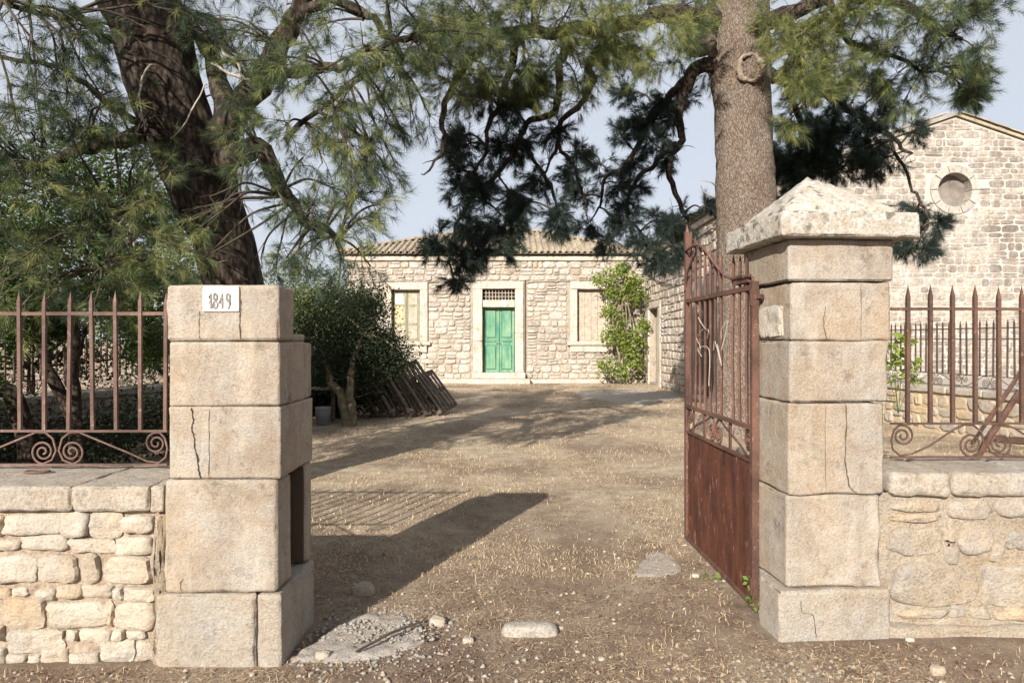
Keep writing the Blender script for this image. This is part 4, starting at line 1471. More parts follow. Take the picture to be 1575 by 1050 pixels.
# fill the corners the fan leaves out
for (px_, pz_) in ((cx - cw, 0), (cx + cw, 0), (cx - cw, zev), (cx + cw, zev), (cx, zap)):
    ang = math.atan2(pz_ - cz, px_ - cx) % (2 * math.pi)
    i = int(ang / (2 * math.pi / ringn)) % ringn
    mb.add([outer[i], outer[(i + 1) % ringn], (px_, YC, pz_)], [(0, 2, 1)])
mb.add([(cx - cw, YC, 0), (cx - cw, YC + 10, 0), (cx - cw, YC + 10, zev), (cx - cw, YC, zev)], [(0, 1, 2, 3)])
mb.add([(cx + cw, YC, 0), (cx + cw, YC + 10, 0), (cx + cw, YC + 10, zev), (cx + cw, YC, zev)], [(3, 2, 1, 0)])
mb.add([(cx - cw, YC + 10, 0), (cx + cw, YC + 10, 0), (cx + cw, YC + 10, zev), (cx, YC + 10, zap), (cx - cw, YC + 10, zev)], [(0, 1, 2, 3, 4)])
cwall = mb.build('wall', M['mortar_church'], CH)
qs = coursed(cx - cw + .02, cx + cw - .02, .02, zap - .06, (.15, .29), (.22, .74), [], rg, gap=.018, wob=.045, top=lambda u: topf(u) - .06, split=.18)
qs = [q for q in qs if math.hypot((q[0][0] + q[2][0]) / 2 - cx, (q[0][1] + q[2][1]) / 2 - cz) > ro + .14]


def seenkey(q):
    u, v_ = (q[0][0] + q[2][0]) / 2, (q[0][1] + q[2][1]) / 2
    px_ = 787.5 + u / sc_; py_ = 525 - (v_ - 1.6) / sc_
    return (0 if 1385 < px_ < 1580 and py_ < 460 else 1) * 10 - (q[1][0] - q[0][0])


lay_stones(qs, (0, YC, 0), (1, 0, 0), (0, -1, 0), cwall, M['church_stone'], rg, depth=.015, key=seenkey, n=10, ex=6, jit=.12, dome=.4)
# oculus ring, reveal and blind back
for i in range(10):
    a0, a1 = 2 * math.pi * (i + .03) / 10, 2 * math.pi * (i + .97) / 10
    V = []; F = []
    kk = 5
    for j in range(kk + 1):
        a = a0 + (a1 - a0) * j / kk
        for (r_, y_) in ((.60, YC + .34), (.60, YC - .05), (.86, YC - .05), (.86, YC + .04)):
            V.append((cx + r_ * math.cos(a), y_, cz + r_ * math.sin(a)))
    for j in range(kk):
        for c_ in range(3):
            F.append((j * 4 + c_, j * 4 + c_ + 1, (j + 1) * 4 + c_ + 1, (j + 1) * 4 + c_))
    F.append((0, 3, 2, 1)); F.append((kk * 4, kk * 4 + 1, kk * 4 + 2, kk * 4 + 3))
    part('ring_stone', V, F, M['ringst'], CH, tint=rg.random())
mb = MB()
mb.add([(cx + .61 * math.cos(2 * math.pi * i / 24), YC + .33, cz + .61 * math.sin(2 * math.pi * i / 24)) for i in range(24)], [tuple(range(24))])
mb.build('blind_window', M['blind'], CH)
# roof slab with tiles along the verge
mb = MB()
for sg in (-1, 1):
    e = (cw + .22) * sg
    z1_ = zap - abs(e) * .345
    a = [(cx, YC - .10, zap + .03), (cx + e, YC - .10, z1_ + .03), (cx + e, YC + 10.2, z1_ + .03), (cx, YC + 10.2, zap + .03)]
    bq = [(p[0], p[1], p[2] + .09) for p in a]
    V = a + bq
    F = [(0, 1, 2, 3), (7, 6, 5, 4), (0, 4, 5, 1), (1, 5, 6, 2), (2, 6, 7, 3), (3, 7, 4, 0)]
    mb.add(V, F if sg < 0 else [f[::-1] for f in F])
cr = mb.build('roof', M['tile'], CH)
for sg in (-1, 1):
    d = Vector((-sg, 0, .345)).normalized()
    side = Vector((0, 1, 0)) if sg > 0 else Vector((0, -1, 0))
    nn = side.cross(d)
    if nn.z < 0: nn = -nn; side = -side
    L = (cw + .2) / math.cos(math.atan(.345))
    for i in range(int(L / .34)):
        for row_ in range(2):
            m = Matrix((side, d, nn)).transposed().to_4x4()
            m = m @ Matrix.Rotation(rg.uniform(-.05, .05), 4, 'Z')
            p = Vector((cx + sg * (cw + .22), YC - .02 + row_ * .22, zev + .10)) + d * (i * .34) + nn * (.03 + rg.uniform(0, .02))
            m.translation = p - wloc(cr)
            ob = bpy.data.objects.new('roof_tile', TME); COL.objects.link(ob); ob.parent = cr
            ob.matrix_local = m

# ------------------------------------------------------------------ side walls of the yard, with their railings
def side_wall(label, pa, pb, inward, ztop, thick, mat, stone_m, seed, rail_mat, glabel):
    """low wall from pa to pb; stones on the face that looks inward"""
    rgs = random.Random(seed)
    pa = Vector((*pa, 0)); pb = Vector((*pb, 0))
    d = (pb - pa); L = d.length; d.normalize()
    nrm = Vector((inward[0], inward[1], 0)).normalized()
    nrm = (nrm - d * nrm.dot(d)).normalized()
    w = thing('stone_wall', label, 'wall', (pa + pb) / 2, 'side walls of the yard')
    mb = MB()
    c = [pa, pb, pb - nrm * thick, pa - nrm * thick]
    mb.add([Vector((p.x, p.y, z)) for z in (-.1, ztop - .12) for p in c], [(0, 1, 5, 4), (1, 2, 6, 5), (2, 3, 7, 6), (3, 0, 4, 7), (4, 5, 6, 7)])
    core = mb.build('wall_core', mat, w)
    qs = coursed(.05, L - .05, .02, ztop - .13, (.14, .24), (.2, .5), [], rgs, gap=.03, wob=.03)
    lay_stones(qs, pa, d, nrm, core, stone_m, rgs, depth=.03, n=10, ex=4, jit=.08, limit=290)
    u = 0
    while u < L - .1:
        le = min(rgs.uniform(.7, 1.1), L - u)
        V, F = worn_box(u + .004, u + le - .004, -thick - .05, .05, ztop - .118, ztop + rgs.uniform(-.006, .006), r=.02, step=.12, amp=.006, freq=5, seed=seed + u)
        V = [pa + d * v.x + nrm * v.y + Vector((0, 0, v.z)) for v in V]
        if d.cross(nrm).z < 0: F = [f[::-1] for f in F]
        part('coping_stone', V, F, M['coping'], w, smooth=True, tint=rgs.random())
        u += le
    return w, pa, d, nrm, L


side_wall('shaded rubble boundary wall running back from the left end of the front wall', (-7.45, 4.9), (-5.4, 15.8), (1, -.2), .84, .4, M['mortar_house'], M['wing_stone'], 61, None, '')
ang = math.atan2(15.8 - 4.9, -5.4 + 7.45)
fence('iron_fence', 'rusty thin railing on the shaded boundary wall behind the left trees', (-7.62, 4.95), ang, 11.0, .85, 1.80, 1.93, .05, .1375, .020, M['rust_right'], 1.05, (.5, .6), rail_h=.016, group='iron railings')
side_wall('tan earth and stone boundary wall behind the right railing', (8.47, 4.9), (7.05, 16.35), (-1, -.2), .80, .42, M['earth'], M['rubble_grey'], 62, None, '')
ang = math.atan2(16.35 - 4.9, 7.05 - 8.47)
fence('iron_fence', 'black iron railing on the boundary wall in front of the gabled building', (8.62, 4.95), ang, 11.4, .82, 1.82, 1.97, .05, .1375, .022, M['iron_dark'], 1.03, (.3, .6), rail_h=.020, extra_rail=1.64, group='iron railings')
# paved strip and earth bank beyond it
V, F = worn_box(7.6, 20.5, 17.2, 23.0, -.1, .35, r=.05, step=.8, amp=.03, freq=1)
tagset(part('terrace', V, F, M['concrete'], None, smooth=True, tint=.4), kind='structure')
# rusty frame pieces leaning on the right side wall
FR = thing('rusty_frame', 'bent rusty iron frame leaning against the boundary wall behind the right railing', 'scrap frame', (6.9, 8.6, 0))
a0, a1 = Vector((6.35, 9.3, .02)), Vector((7.68, 9.9, 1.36))
b0, b1 = Vector((6.55, 8.55, .02)), Vector((7.85, 9.25, 1.36))
for p, q in ((a0, a1), (b0, b1), (a1, b1), (a0.lerp(a1, .55), b0.lerp(b1, .55)), (a0.lerp(a1, .2), b0.lerp(b1, .2))):
    mb = MB(); mb.tube([p, q], .034, n=4); part('bar', mb.V, mb.F, M['rust_gate'], FR)
mb = MB(); mb.tube([a0.lerp(a1, .3) + Vector((.05, .3, 0)), a1 + Vector((.1, .35, 0))], .03, n=4); part('bar', mb.V, mb.F, M['rust_gate'], FR)
mb = MB()
for k in range(3):
    mb.tube([(6.2 + .3 * k, 7.6 + .4 * k, .05 + .03 * k), (8.1, 6.9 + .5 * k, .42 + .05 * k)], .018, n=4)
tagset(mb.build('iron_rods', M['rust_right'], None), 'thin rusty rods lying low against the boundary wall behind the right railing', 'iron rods')

# ------------------------------------------------------------------ trees
def trunk_mesh(name, pts, radii, mat, parent, ridge=.05, freq=7, nseg=40, rings=70, seed=0.0, flare=0.0):
    C = catmull(pts, max(2, rings // (len(pts) - 1)))
    R_ = lerp_list(radii, len(C))
    V = []
    nn = nseg
    for i, p in enumerate(C):
        t = (C[min(i + 1, len(C) - 1)] - C[max(i - 1, 0)]).normalized()
        x = t.cross(Vector((0, 1, 0))).normalized(); y = t.cross(x)
        for j in range(nn):
            a = 2 * math.pi * j / nn
            d = x * math.cos(a) + y * math.sin(a)
            q = Vector((math.cos(a) * 1.7 * freq * .3 + seed, math.sin(a) * 1.7 * freq * .3, p.z * freq * .16))
            rr = R_[i] * (1 + ridge * (noise.noise(q) + .7 * noise.noise(q * 2.3)) + ridge * .7 * noise.noise(Vector((d.x * freq * 1.6, d.y * freq * 1.6, p.z * freq * .6))))
            rr += flare * max(0, .6 - p.z) * (1 + .5 * math.sin(a * 5 + seed))
            V.append(p + d * rr)
    k = len(C)
    F = [(i * nn + j, i * nn + (j + 1) % nn, (i + 1) * nn + (j + 1) % nn, (i + 1) * nn + j) for i in range(k - 1) for j in range(nn)]
    F = [f[::-1] for f in F]
    F.append(tuple(range(nn)))
    F.append(tuple((k - 1) * nn + j for j in range(nn))[::-1])
    return part(name, V, F, mat, parent, smooth=True)


def branch(name, pts, r, mat, parent, n=8, wig=.03, sub=6):
    C = catmull(pts, sub)
    C = [C[0]] + [c + noise.noise_vector(c * 1.9) * wig + noise.noise_vector(c * 7.3) * wig * .55 for c in C[1:-1]] + [C[-1]]
    R0 = lerp_list(r, len(C))
    R1 = [q * (1 + .12 * noise.noise(c * 9.1) + .07 * noise.noise(c * 23)) for q, c in zip(R0, C)]
    mb = MB(); mb.tube(C, R1, n=n)
    if len(r) > 3 and r[0] > .03:
        for _ in range(int(len(C) * .55)):
            i_ = rnd.randrange(1, len(C) - 1)
            d = Vector((rnd.gauss(0, 1), rnd.gauss(0, 1), rnd.gauss(-.2, 1))).normalized()
            L_ = rnd.uniform(.10, .45)
            a_ = C[i_]; k1 = a_ + d * L_ * .5 + Vector((rnd.gauss(0, .03), rnd.gauss(0, .03), rnd.gauss(0, .03)))
            e_ = k1 + (d + Vector((rnd.gauss(0, .6), rnd.gauss(0, .6), rnd.gauss(0, .6)))) * L_ * .5
            mb.tube([a_, k1, e_], [min(.012, R0[i_] * .5), .006, .0025], n=4)
            if rnd.random() < .6:
                mb.tube([k1, k1 + (d + Vector((rnd.gauss(0, .9), rnd.gauss(0, .9), rnd.gauss(0, .9)))) * L_ * .4], [.005, .002], n=3)
    return part(name, mb.V, mb.F, mat, parent, smooth=True)


class Foliage:
    """collects needle tufts and the twigs that carry them"""
    def __init__(s, rng):
        s.rng = rng; s.tp = []; s.td = []; s.ts = []; s.tt = []
        s.tw = MB()

    def bough(s, src, c, r, n, droop=.35, size=1.0, tint=.5, tw=.0075, flat=.8):
        """a bough from src to c, side twigs spread round c within r, tufts along their outer parts"""
        rng = s.rng
        src = Vector(src); c = Vector(c)
        mid = src.lerp(c, .5) + Vector(rng.normal(0, .08, 3)) * (src - c).length * .6 + Vector((0, 0, .10 * (src - c).length))
        path = catmull([src, mid, c], 7)
        path = [path[0]] + [p + noise.noise_vector(p * 2.2) * .05 for p in path[1:]]
        s.tw.tube(path, lerp_list([tw * 2.1, tw * 1.5, tw], len(path)), n=5, cap=False)
        gen = (c - src).normalized()
        k = max(4, n // 5)
        for i in range(k):
            a = path[-1 - int(rng.integers(0, max(1, len(path) // 2)))]
            d = Vector(rng.normal(0, 1, 3)); d.normalize()
            d = (d + gen * .55); d.z = d.z * flat - droop * .6; d.normalize()
            L = r * rng.uniform(.45, 1.15)
            e = c + d * L * rng.uniform(.6, 1.0) if rng.random() < .6 else a + d * L
            e.z -= droop * .12
            m_ = a.lerp(e, .5) + Vector((0, 0, .08 * L)) + Vector(rng.normal(0, .05, 3)) * L
            tp = catmull([a, m_, e], 4)
            s.tw.tube(tp, lerp_list([tw * .75, tw * .28], len(tp)), n=3, cap=False)
            nt_ = max(2, int(n / k))
            for j in range(nt_):
                f = 1 - .62 * (j / nt_) ** .9
                q = f * (len(tp) - 1); i0 = min(int(q), len(tp) - 2)
                p = tp[i0].lerp(tp[i0 + 1], q - i0)
                td = (tp[i0 + 1] - tp[i0]).normalized()
                side = Vector(rng.normal(0, .75 if j else .25, 3))
                td = (td + side); td.z += rng.uniform(-.1, .45) - droop * .5; td.normalize()
                s.tp.append(tuple(p)); s.td.append(tuple(td)); s.ts.append(size * rng.uniform(.75, 1.2)); s.tt.append(tint - .08 + rng.normal(0, .24))

    def build(s, parent, mat, needles=46, L=.115, axis=.13, width=.0032, spread=(.35, 1.25)):
        rng = s.rng
        P_ = np.array(s.tp); D = np.array(s.td); S_ = np.array(s.ts); Tt = np.array(s.tt)
        n = len(P_); m = needles
        ref = np.where(np.abs(D[:, 2:3]) < .9, np.array([[0, 0, 1.0]]), np.array([[1.0, 0, 0]]))
        X_ = np.cross(D, ref); X_ /= np.linalg.norm(X_, axis=1, keepdims=True)
        Y_ = np.cross(D, X_)
        f = rng.random((n, m)) ** .7
        base = P_[:, None] + D[:, None] * (f * axis * S_[:, None])[..., None]
        al = rng.uniform(spread[0], spread[1], (n, m)) * (1.15 - .55 * f)
        ph = rng.uniform(0, 2 * np.pi, (n, m))
        nd = D[:, None] * np.cos(al)[..., None] + (X_[:, None] * np.cos(ph)[..., None] + Y_[:, None] * np.sin(ph)[..., None]) * np.sin(al)[..., None]
        ln = (L * S_[:, None] * rng.uniform(.7, 1.15, (n, m)))[..., None]
        tip = base + nd * ln
        tip[..., 2] -= .018 * S_[:, None] * rng.uniform(0, 1.5, (n, m))
        rv = rng.normal(0, 1, (n, m, 3))
        sd_ = np.cross(nd, rv); sd_ /= np.linalg.norm(sd_, axis=2, keepdims=True)
        w = width * rng.uniform(.8, 1.3, (n, m))[..., None]
        V = np.stack([base - sd_ * w * .5, base + sd_ * w * .5, tip], 2).reshape(-1, 3)
        T_ = np.arange(len(V)).reshape(-1, 3)
        tt = np.clip(Tt[:, None] + rng.normal(0, .10, (n, m)), 0, 1)
        tt = np.repeat(tt.reshape(-1), 3)
        fast_part('needles', V, T_, mat, parent, tint=tt, kind='stuff')
        s.tw.build('twigs', M['twig'], parent, smooth=True, kind='stuff')


def leaf_cloud(name, centers, per, size, mat, parent, rng, spread=.16, tint=.5, aspect=.55, kind='stuff', fold=.25, up=.2):
    """folded leaf shapes (two quads each) scattered round the given points"""
    C = np.array([tuple(c) for c in centers])
    n = len(C) * per
    c = np.repeat(C, per, 0) + rng.normal(0, spread, (n, 3)) * np.array([1, 1, .85])
    d = rng.normal(0, 1, (n, 3)); d[:, 2] = d[:, 2] * .6 - .1
    d /= np.linalg.norm(d, axis=1, keepdims=True)
    u = rng.normal(0, 1, (n, 3)); u[:, 2] += up * 4
    x = np.cross(d, u); x /= np.linalg.norm(x, axis=1, keepdims=True)
    nr = np.cross(x, d)
    s_ = size * rng.uniform(.65, 1.25, (n, 1))
    a = c; b_ = c + d * s_
    m1 = c + d * s_ * .5 + x * s_ * aspect * .5 + nr * s_ * fold * .4
    m2 = c + d * s_ * .5 - x * s_ * aspect * .5 + nr * s_ * fold * .4
    V = np.stack([a, m1, b_, m2], 1).reshape(-1, 3)
    i = np.arange(n) * 4
    T_ = np.concatenate([np.stack([i, i + 1, i + 2], 1), np.stack([i, i + 2, i + 3], 1)])
    tt = np.clip(np.repeat(tint + rng.normal(0, .22, n), 4), 0, 1)
    return fast_part(name, V, T_, mat, parent, tint=tt, kind=kind)


def spray(centers, rad, k, rng):
    """clump centres: k points inside ellipsoids of the given radii"""
    out = []
    for (c, r) in zip(centers, rad):
        for _ in range(k):
            d = Vector(rng.normal(0, 1, 3)); d.normalize()
            out.append(Vector(c) + d * r * (rng.random() ** .5))
    return out


frng = np.random.default_rng(77)
# ---- the big left pine, leaning left
LT = thing('pine_tree', 'old leaning pine with dark brown bark and feathery needles behind the left gate pillar', 'pine tree', (-2.75, 7.6, 0), 'pines in the yard')
tp = [(-2.92, 7.7, -.15), (-2.88, 7.62, .6), P(392, 560, 7.55), P(362, 440, 7.5), P(340, 360, 7.45), P(300, 260, 7.4), P(256, 140, 7.35), P(214, 0, 7.3), (-4.75, 7.2, 6.6), (-5.2, 7.1, 8.0)]
trunk_mesh('trunk', tp, [.40, .33, .30, .30, .315, .345, .37, .39, .32, .15], M['bark_dark'], LT, ridge=.09, freq=9, seed=1.0, flare=.12)
LM = [  # limbs: points, radii
    ([P(322, 300, 7.40), P(345, 240, 7.35), P(352, 190, 7.25), P(395, 130, 7.1), P(440, 50, 7.0), P(480, -20, 6.9), (-1.2, 6.8, 6.3)], [.30, .25, .21, .18, .15, .12, .06]),
    ([P(352, 200, 7.3), P(335, 120, 7.5), P(318, 60, 7.6), P(270, 10, 7.7), P(240, -60, 7.8)], [.18, .14, .11, .09, .06]),
    ([P(335, 255, 7.2), P(395, 230, 6.9), P(425, 275, 6.8), P(450, 310, 6.75), P(480, 345, 6.7), P(520, 365, 6.7)], [.17, .13, .10, .08, .055, .03]),
    ([P(385, 120, 7.1), P(450, 110, 6.8), P(520, 95, 6.6), P(575, 75, 6.5), P(650, 50, 6.5)], [.09, .07, .055, .04, .02]),
    ([P(440, 215, 6.8), P(490, 165, 6.6), P(560, 115, 6.5), P(620, 85, 6.4)], [.035, .028, .022, .012]),
    ([P(450, 30, 7.0), P(520, 5, 6.8), P(575, 45, 6.7), P(610, 60, 6.6), P(670, 70, 6.6)], [.08, .07, .05, .04, .02]),
    ([P(225, 210, 7.3), P(150, 225, 7.0), P(100, 250, 6.8), P(50, 260, 6.6), P(-40, 275, 6.5)], [.12, .10, .08, .06, .03]),
    ([P(215, 190, 7.3), P(130, 130, 6.9), P(60, 95, 6.6), P(-20, 75, 6.4)], [.055, .045, .035, .02]),
    ([P(170, 60, 7.3), P(110, 20, 6.6), P(40, 10, 6.1), P(-80, -30, 5.8)], [.06, .05, .035, .02]),
    ([P(245, 300, 7.35), P(200, 330, 6.9), P(170, 360, 6.6), P(160, 410, 6.5)], [.06, .045, .03, .015]),
    ([(-4.7, 7.2, 6.4), (-4.3, 6.0, 7.3), (-3.9, 4.9, 7.6), (-3.6, 3.8, 7.4)], [.12, .09, .07, .03]),
    ([(-4.9, 7.1, 7.2), (-5.9, 6.2, 7.3), (-6.6, 5.4, 7.0)], [.15, .11, .05]),
]
for pts, r in LM:
    branch('branch', pts, [q * (.74 if i_ else .85) for i_, q in enumerate(r)], M['bark_dark'], LT, n=10 if r[0] > .1 else 6, wig=.09)
for pts, r in (([P(330, 95, 7.0), P(345, 110, 6.95), P(372, 122, 6.9), P(372, 118, 6.8)], [.014, .018, .014, .005]), ([P(325, 97, 6.9), P(350, 115, 6.85), P(385, 122, 6.8)], [.012, .014, .006]),
               ([P(337, 62, 6.9), P(345, 85, 6.9), P(368, 98, 6.85), P(372, 122, 6.8)], [.016, .018, .014, .010]), ([P(318, 130, 6.8), P(300, 160, 6.8), P(282, 190, 6.7), P(262, 213, 6.7)], [.008, .009, .008, .004]),
               ([P(205, 320, 6.7), P(185, 345, 6.6), P(165, 380, 6.5), P(158, 412, 6.5)], [.012, .014, .012, .005]), ([P(196, 345, 6.6), P(205, 375, 6.5), P(208, 410, 6.5), P(216, 440, 6.5)], [.010, .010, .008, .004]),
               ([P(240, 100, 6.9), P(225, 105, 6.8), P(215, 150, 6.7), P(222, 195, 6.7)], [.008, .012, .010, .005])):
    branch('dead_branch', pts, r, M['dead_twig'], LT, n=5, wig=.03)
fl = Foliage(frng)
SK = [p for pts, r in LM for p in catmull([Vector(q) for q in pts], 3)] + [Vector(q) for q in tp[3:]]


def nearest_src(c, sk, back=.35):
    best = min(sk, key=lambda p: (p - c).length + max(0, c.z - p.z) * .2)
    return best


lp = [  # px, py, depth, radius px, tufts, tint (yellower for sunlit sprays)
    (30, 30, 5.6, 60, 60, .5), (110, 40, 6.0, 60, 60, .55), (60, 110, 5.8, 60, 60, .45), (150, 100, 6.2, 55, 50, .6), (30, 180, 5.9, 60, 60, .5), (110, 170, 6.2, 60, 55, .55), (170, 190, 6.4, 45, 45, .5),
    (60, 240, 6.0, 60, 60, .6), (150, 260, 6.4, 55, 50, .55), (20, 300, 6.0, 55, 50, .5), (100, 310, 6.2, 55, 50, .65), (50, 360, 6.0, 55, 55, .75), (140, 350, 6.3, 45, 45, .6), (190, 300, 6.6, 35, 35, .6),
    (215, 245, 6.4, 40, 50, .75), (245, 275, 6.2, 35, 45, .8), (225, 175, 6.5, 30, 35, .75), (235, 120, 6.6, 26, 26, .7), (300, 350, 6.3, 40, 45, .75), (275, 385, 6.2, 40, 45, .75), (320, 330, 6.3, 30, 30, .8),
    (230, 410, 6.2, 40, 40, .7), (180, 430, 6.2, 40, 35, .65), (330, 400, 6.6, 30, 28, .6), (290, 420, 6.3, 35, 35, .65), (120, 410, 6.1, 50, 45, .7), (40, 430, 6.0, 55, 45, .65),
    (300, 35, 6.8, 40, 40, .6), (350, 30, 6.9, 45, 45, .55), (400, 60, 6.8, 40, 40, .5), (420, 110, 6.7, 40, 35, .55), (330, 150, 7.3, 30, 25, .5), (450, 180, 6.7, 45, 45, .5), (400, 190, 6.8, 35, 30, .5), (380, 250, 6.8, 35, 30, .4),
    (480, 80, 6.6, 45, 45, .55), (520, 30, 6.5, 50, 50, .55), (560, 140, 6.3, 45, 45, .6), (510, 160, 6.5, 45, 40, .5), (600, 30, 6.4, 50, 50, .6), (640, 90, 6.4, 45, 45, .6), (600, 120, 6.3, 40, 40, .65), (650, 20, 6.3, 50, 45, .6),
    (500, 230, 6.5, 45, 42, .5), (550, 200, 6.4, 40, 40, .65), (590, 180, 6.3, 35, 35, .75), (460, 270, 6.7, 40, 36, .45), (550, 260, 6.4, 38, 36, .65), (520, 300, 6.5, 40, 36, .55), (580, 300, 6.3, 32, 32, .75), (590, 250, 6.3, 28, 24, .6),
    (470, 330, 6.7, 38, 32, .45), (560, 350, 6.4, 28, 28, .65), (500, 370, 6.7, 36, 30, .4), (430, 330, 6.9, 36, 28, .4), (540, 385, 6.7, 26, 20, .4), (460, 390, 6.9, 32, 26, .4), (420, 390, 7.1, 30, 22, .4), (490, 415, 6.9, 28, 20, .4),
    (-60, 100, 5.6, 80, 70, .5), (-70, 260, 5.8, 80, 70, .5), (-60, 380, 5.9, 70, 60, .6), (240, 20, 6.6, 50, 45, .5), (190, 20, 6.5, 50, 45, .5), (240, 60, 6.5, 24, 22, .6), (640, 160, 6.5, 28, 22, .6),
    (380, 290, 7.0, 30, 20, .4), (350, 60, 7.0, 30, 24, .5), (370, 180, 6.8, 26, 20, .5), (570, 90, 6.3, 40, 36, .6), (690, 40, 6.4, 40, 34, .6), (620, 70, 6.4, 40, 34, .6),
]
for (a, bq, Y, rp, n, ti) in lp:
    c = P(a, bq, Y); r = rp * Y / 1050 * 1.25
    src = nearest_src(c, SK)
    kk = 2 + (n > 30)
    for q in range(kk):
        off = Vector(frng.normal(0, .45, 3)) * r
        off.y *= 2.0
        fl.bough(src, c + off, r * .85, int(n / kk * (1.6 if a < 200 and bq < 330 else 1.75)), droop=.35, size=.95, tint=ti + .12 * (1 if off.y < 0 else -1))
# crown outside the picture, over the wall and towards the street
for _ in range(62):
    c = Vector((frng.uniform(-7.2, -2.9), frng.uniform(3.4, 8.6), frng.uniform(5.6, 8.6)))
    if c.y < 5.2 and c.z < 6.2: c.z += 1.2
    fl.bough(nearest_src(c, SK), c, .62, 46, droop=.25, size=1.35, tint=.5)
for _ in range(20):
    c = Vector((frng.uniform(-3.4, -1.3), frng.uniform(6.0, 8.0), frng.uniform(5.6, 7.6)))
    fl.bough(nearest_src(c, SK), c, .6, 42, droop=.25, size=1.35, tint=.5)
# the bole carries almost no foliage of its own
axis_ = [(-20, 205), (0, 212), (140, 255), (260, 300), (360, 340), (440, 362)]
def clear_of_bole(p):
    px_ = 787.5 + 1050 * p[0] / p[1]; py_ = 525 - 1050 * (p[2] - 1.6) / p[1]
    if p[1] > 7.4 or py_ > 445 or py_ < -30: return True
    xa_ = np.interp(py_, [a for a, _ in axis_], [b for _, b in axis_])
    side_ = (px_ - xa_)
    if abs(side_) > 62: return True
    if side_ < -18 and (220 < py_ < 300): return frng.random() < .5
    if 325 < py_ < 400 and side_ < 0: return frng.random() < .45
    return frng.random() < .08
keep = [i for i, q in enumerate(fl.tp) if clear_of_bole(q)]
fl.tp = [fl.tp[i] for i in keep]; fl.td = [fl.td[i] for i in keep]; fl.ts = [fl.ts[i] for i in keep]; fl.tt = [fl.tt[i] for i in keep]
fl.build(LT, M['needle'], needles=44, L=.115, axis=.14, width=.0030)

# ---- the right pine with a bare straight trunk
RT = thing('pine_tree', 'tall pine with straight pinkish grey trunk and round knot scar beside the right pillar', 'pine tree', (4.1, 12.0, 0), 'pines in the yard')
tp2 = [(4.02, 12.05, -.15), (4.04, 12.0, .6), P(1150, 520, 12), P(1148, 400, 11.95), P(1147, 300, 11.9), P(1142, 180, 11.85), P(1137, 90, 11.8), P(1134, 0, 11.75), (3.9, 11.7, 8.8), (3.8, 11.6, 10.0)]
trunk_mesh('trunk', tp2, [.60, .50, .47, .49, .50, .46, .51, .52, .36, .15], M['bark_light'], RT, ridge=.085, freq=10, seed=5.0, flare=.3)
# knot: a raised lip round a hollow
kc = P(1154, 105, 11.34)
mb = MB()
ringp = [kc + Vector((.20 * math.cos(t) * (1 + .09 * math.sin(3 * t + 1)), .03 * math.sin(t * 2), .215 * math.sin(t) * (1 + .06 * math.cos(5 * t)))) for t in np.linspace(0, 2 * math.pi, 33)]
mb.tube([q + Vector((0, -.03, 0)) for q in ringp], [.044 * (1 + .35 * math.sin(i * math.pi / 8 + 1) + .2 * math.sin(i * math.pi / 4 * 3)) for i in range(33)], n=8, cap=False)
mb.V = [q + noise.noise_vector(q * 22) * .018 for q in mb.V]
kn = mb.build('knot', M['lip'], RT, smooth=True)
mb = MB()
V = [kc + Vector((.02, .10, -.03))] + [kc + Vector((.2 * math.cos(t), .0, .2 * math.sin(t))) for t in np.linspace(0, 2 * math.pi, 17)[:-1]]
mb.add(V, [(0, 1 + (i + 1) % 16, 1 + i) for i in range(16)])
mb.build('heartwood', simple('orange_heartwood', (.24, .13, .06), .9, 0, .04, ((.06, .035, .02), 7)), kn)
V, F = stone_geo([[-.30, -.2], [.26, -.2], [.26, .24], [-.30, .24]], .32, random.Random(4), n=16, ex=2.2, jit=.12)
part('burl', [P(1076, 72, 11.6) + Vector((v.x, -v.z * .8, v.y)) for v in V], F, M['bark_light'], RT, smooth=True)
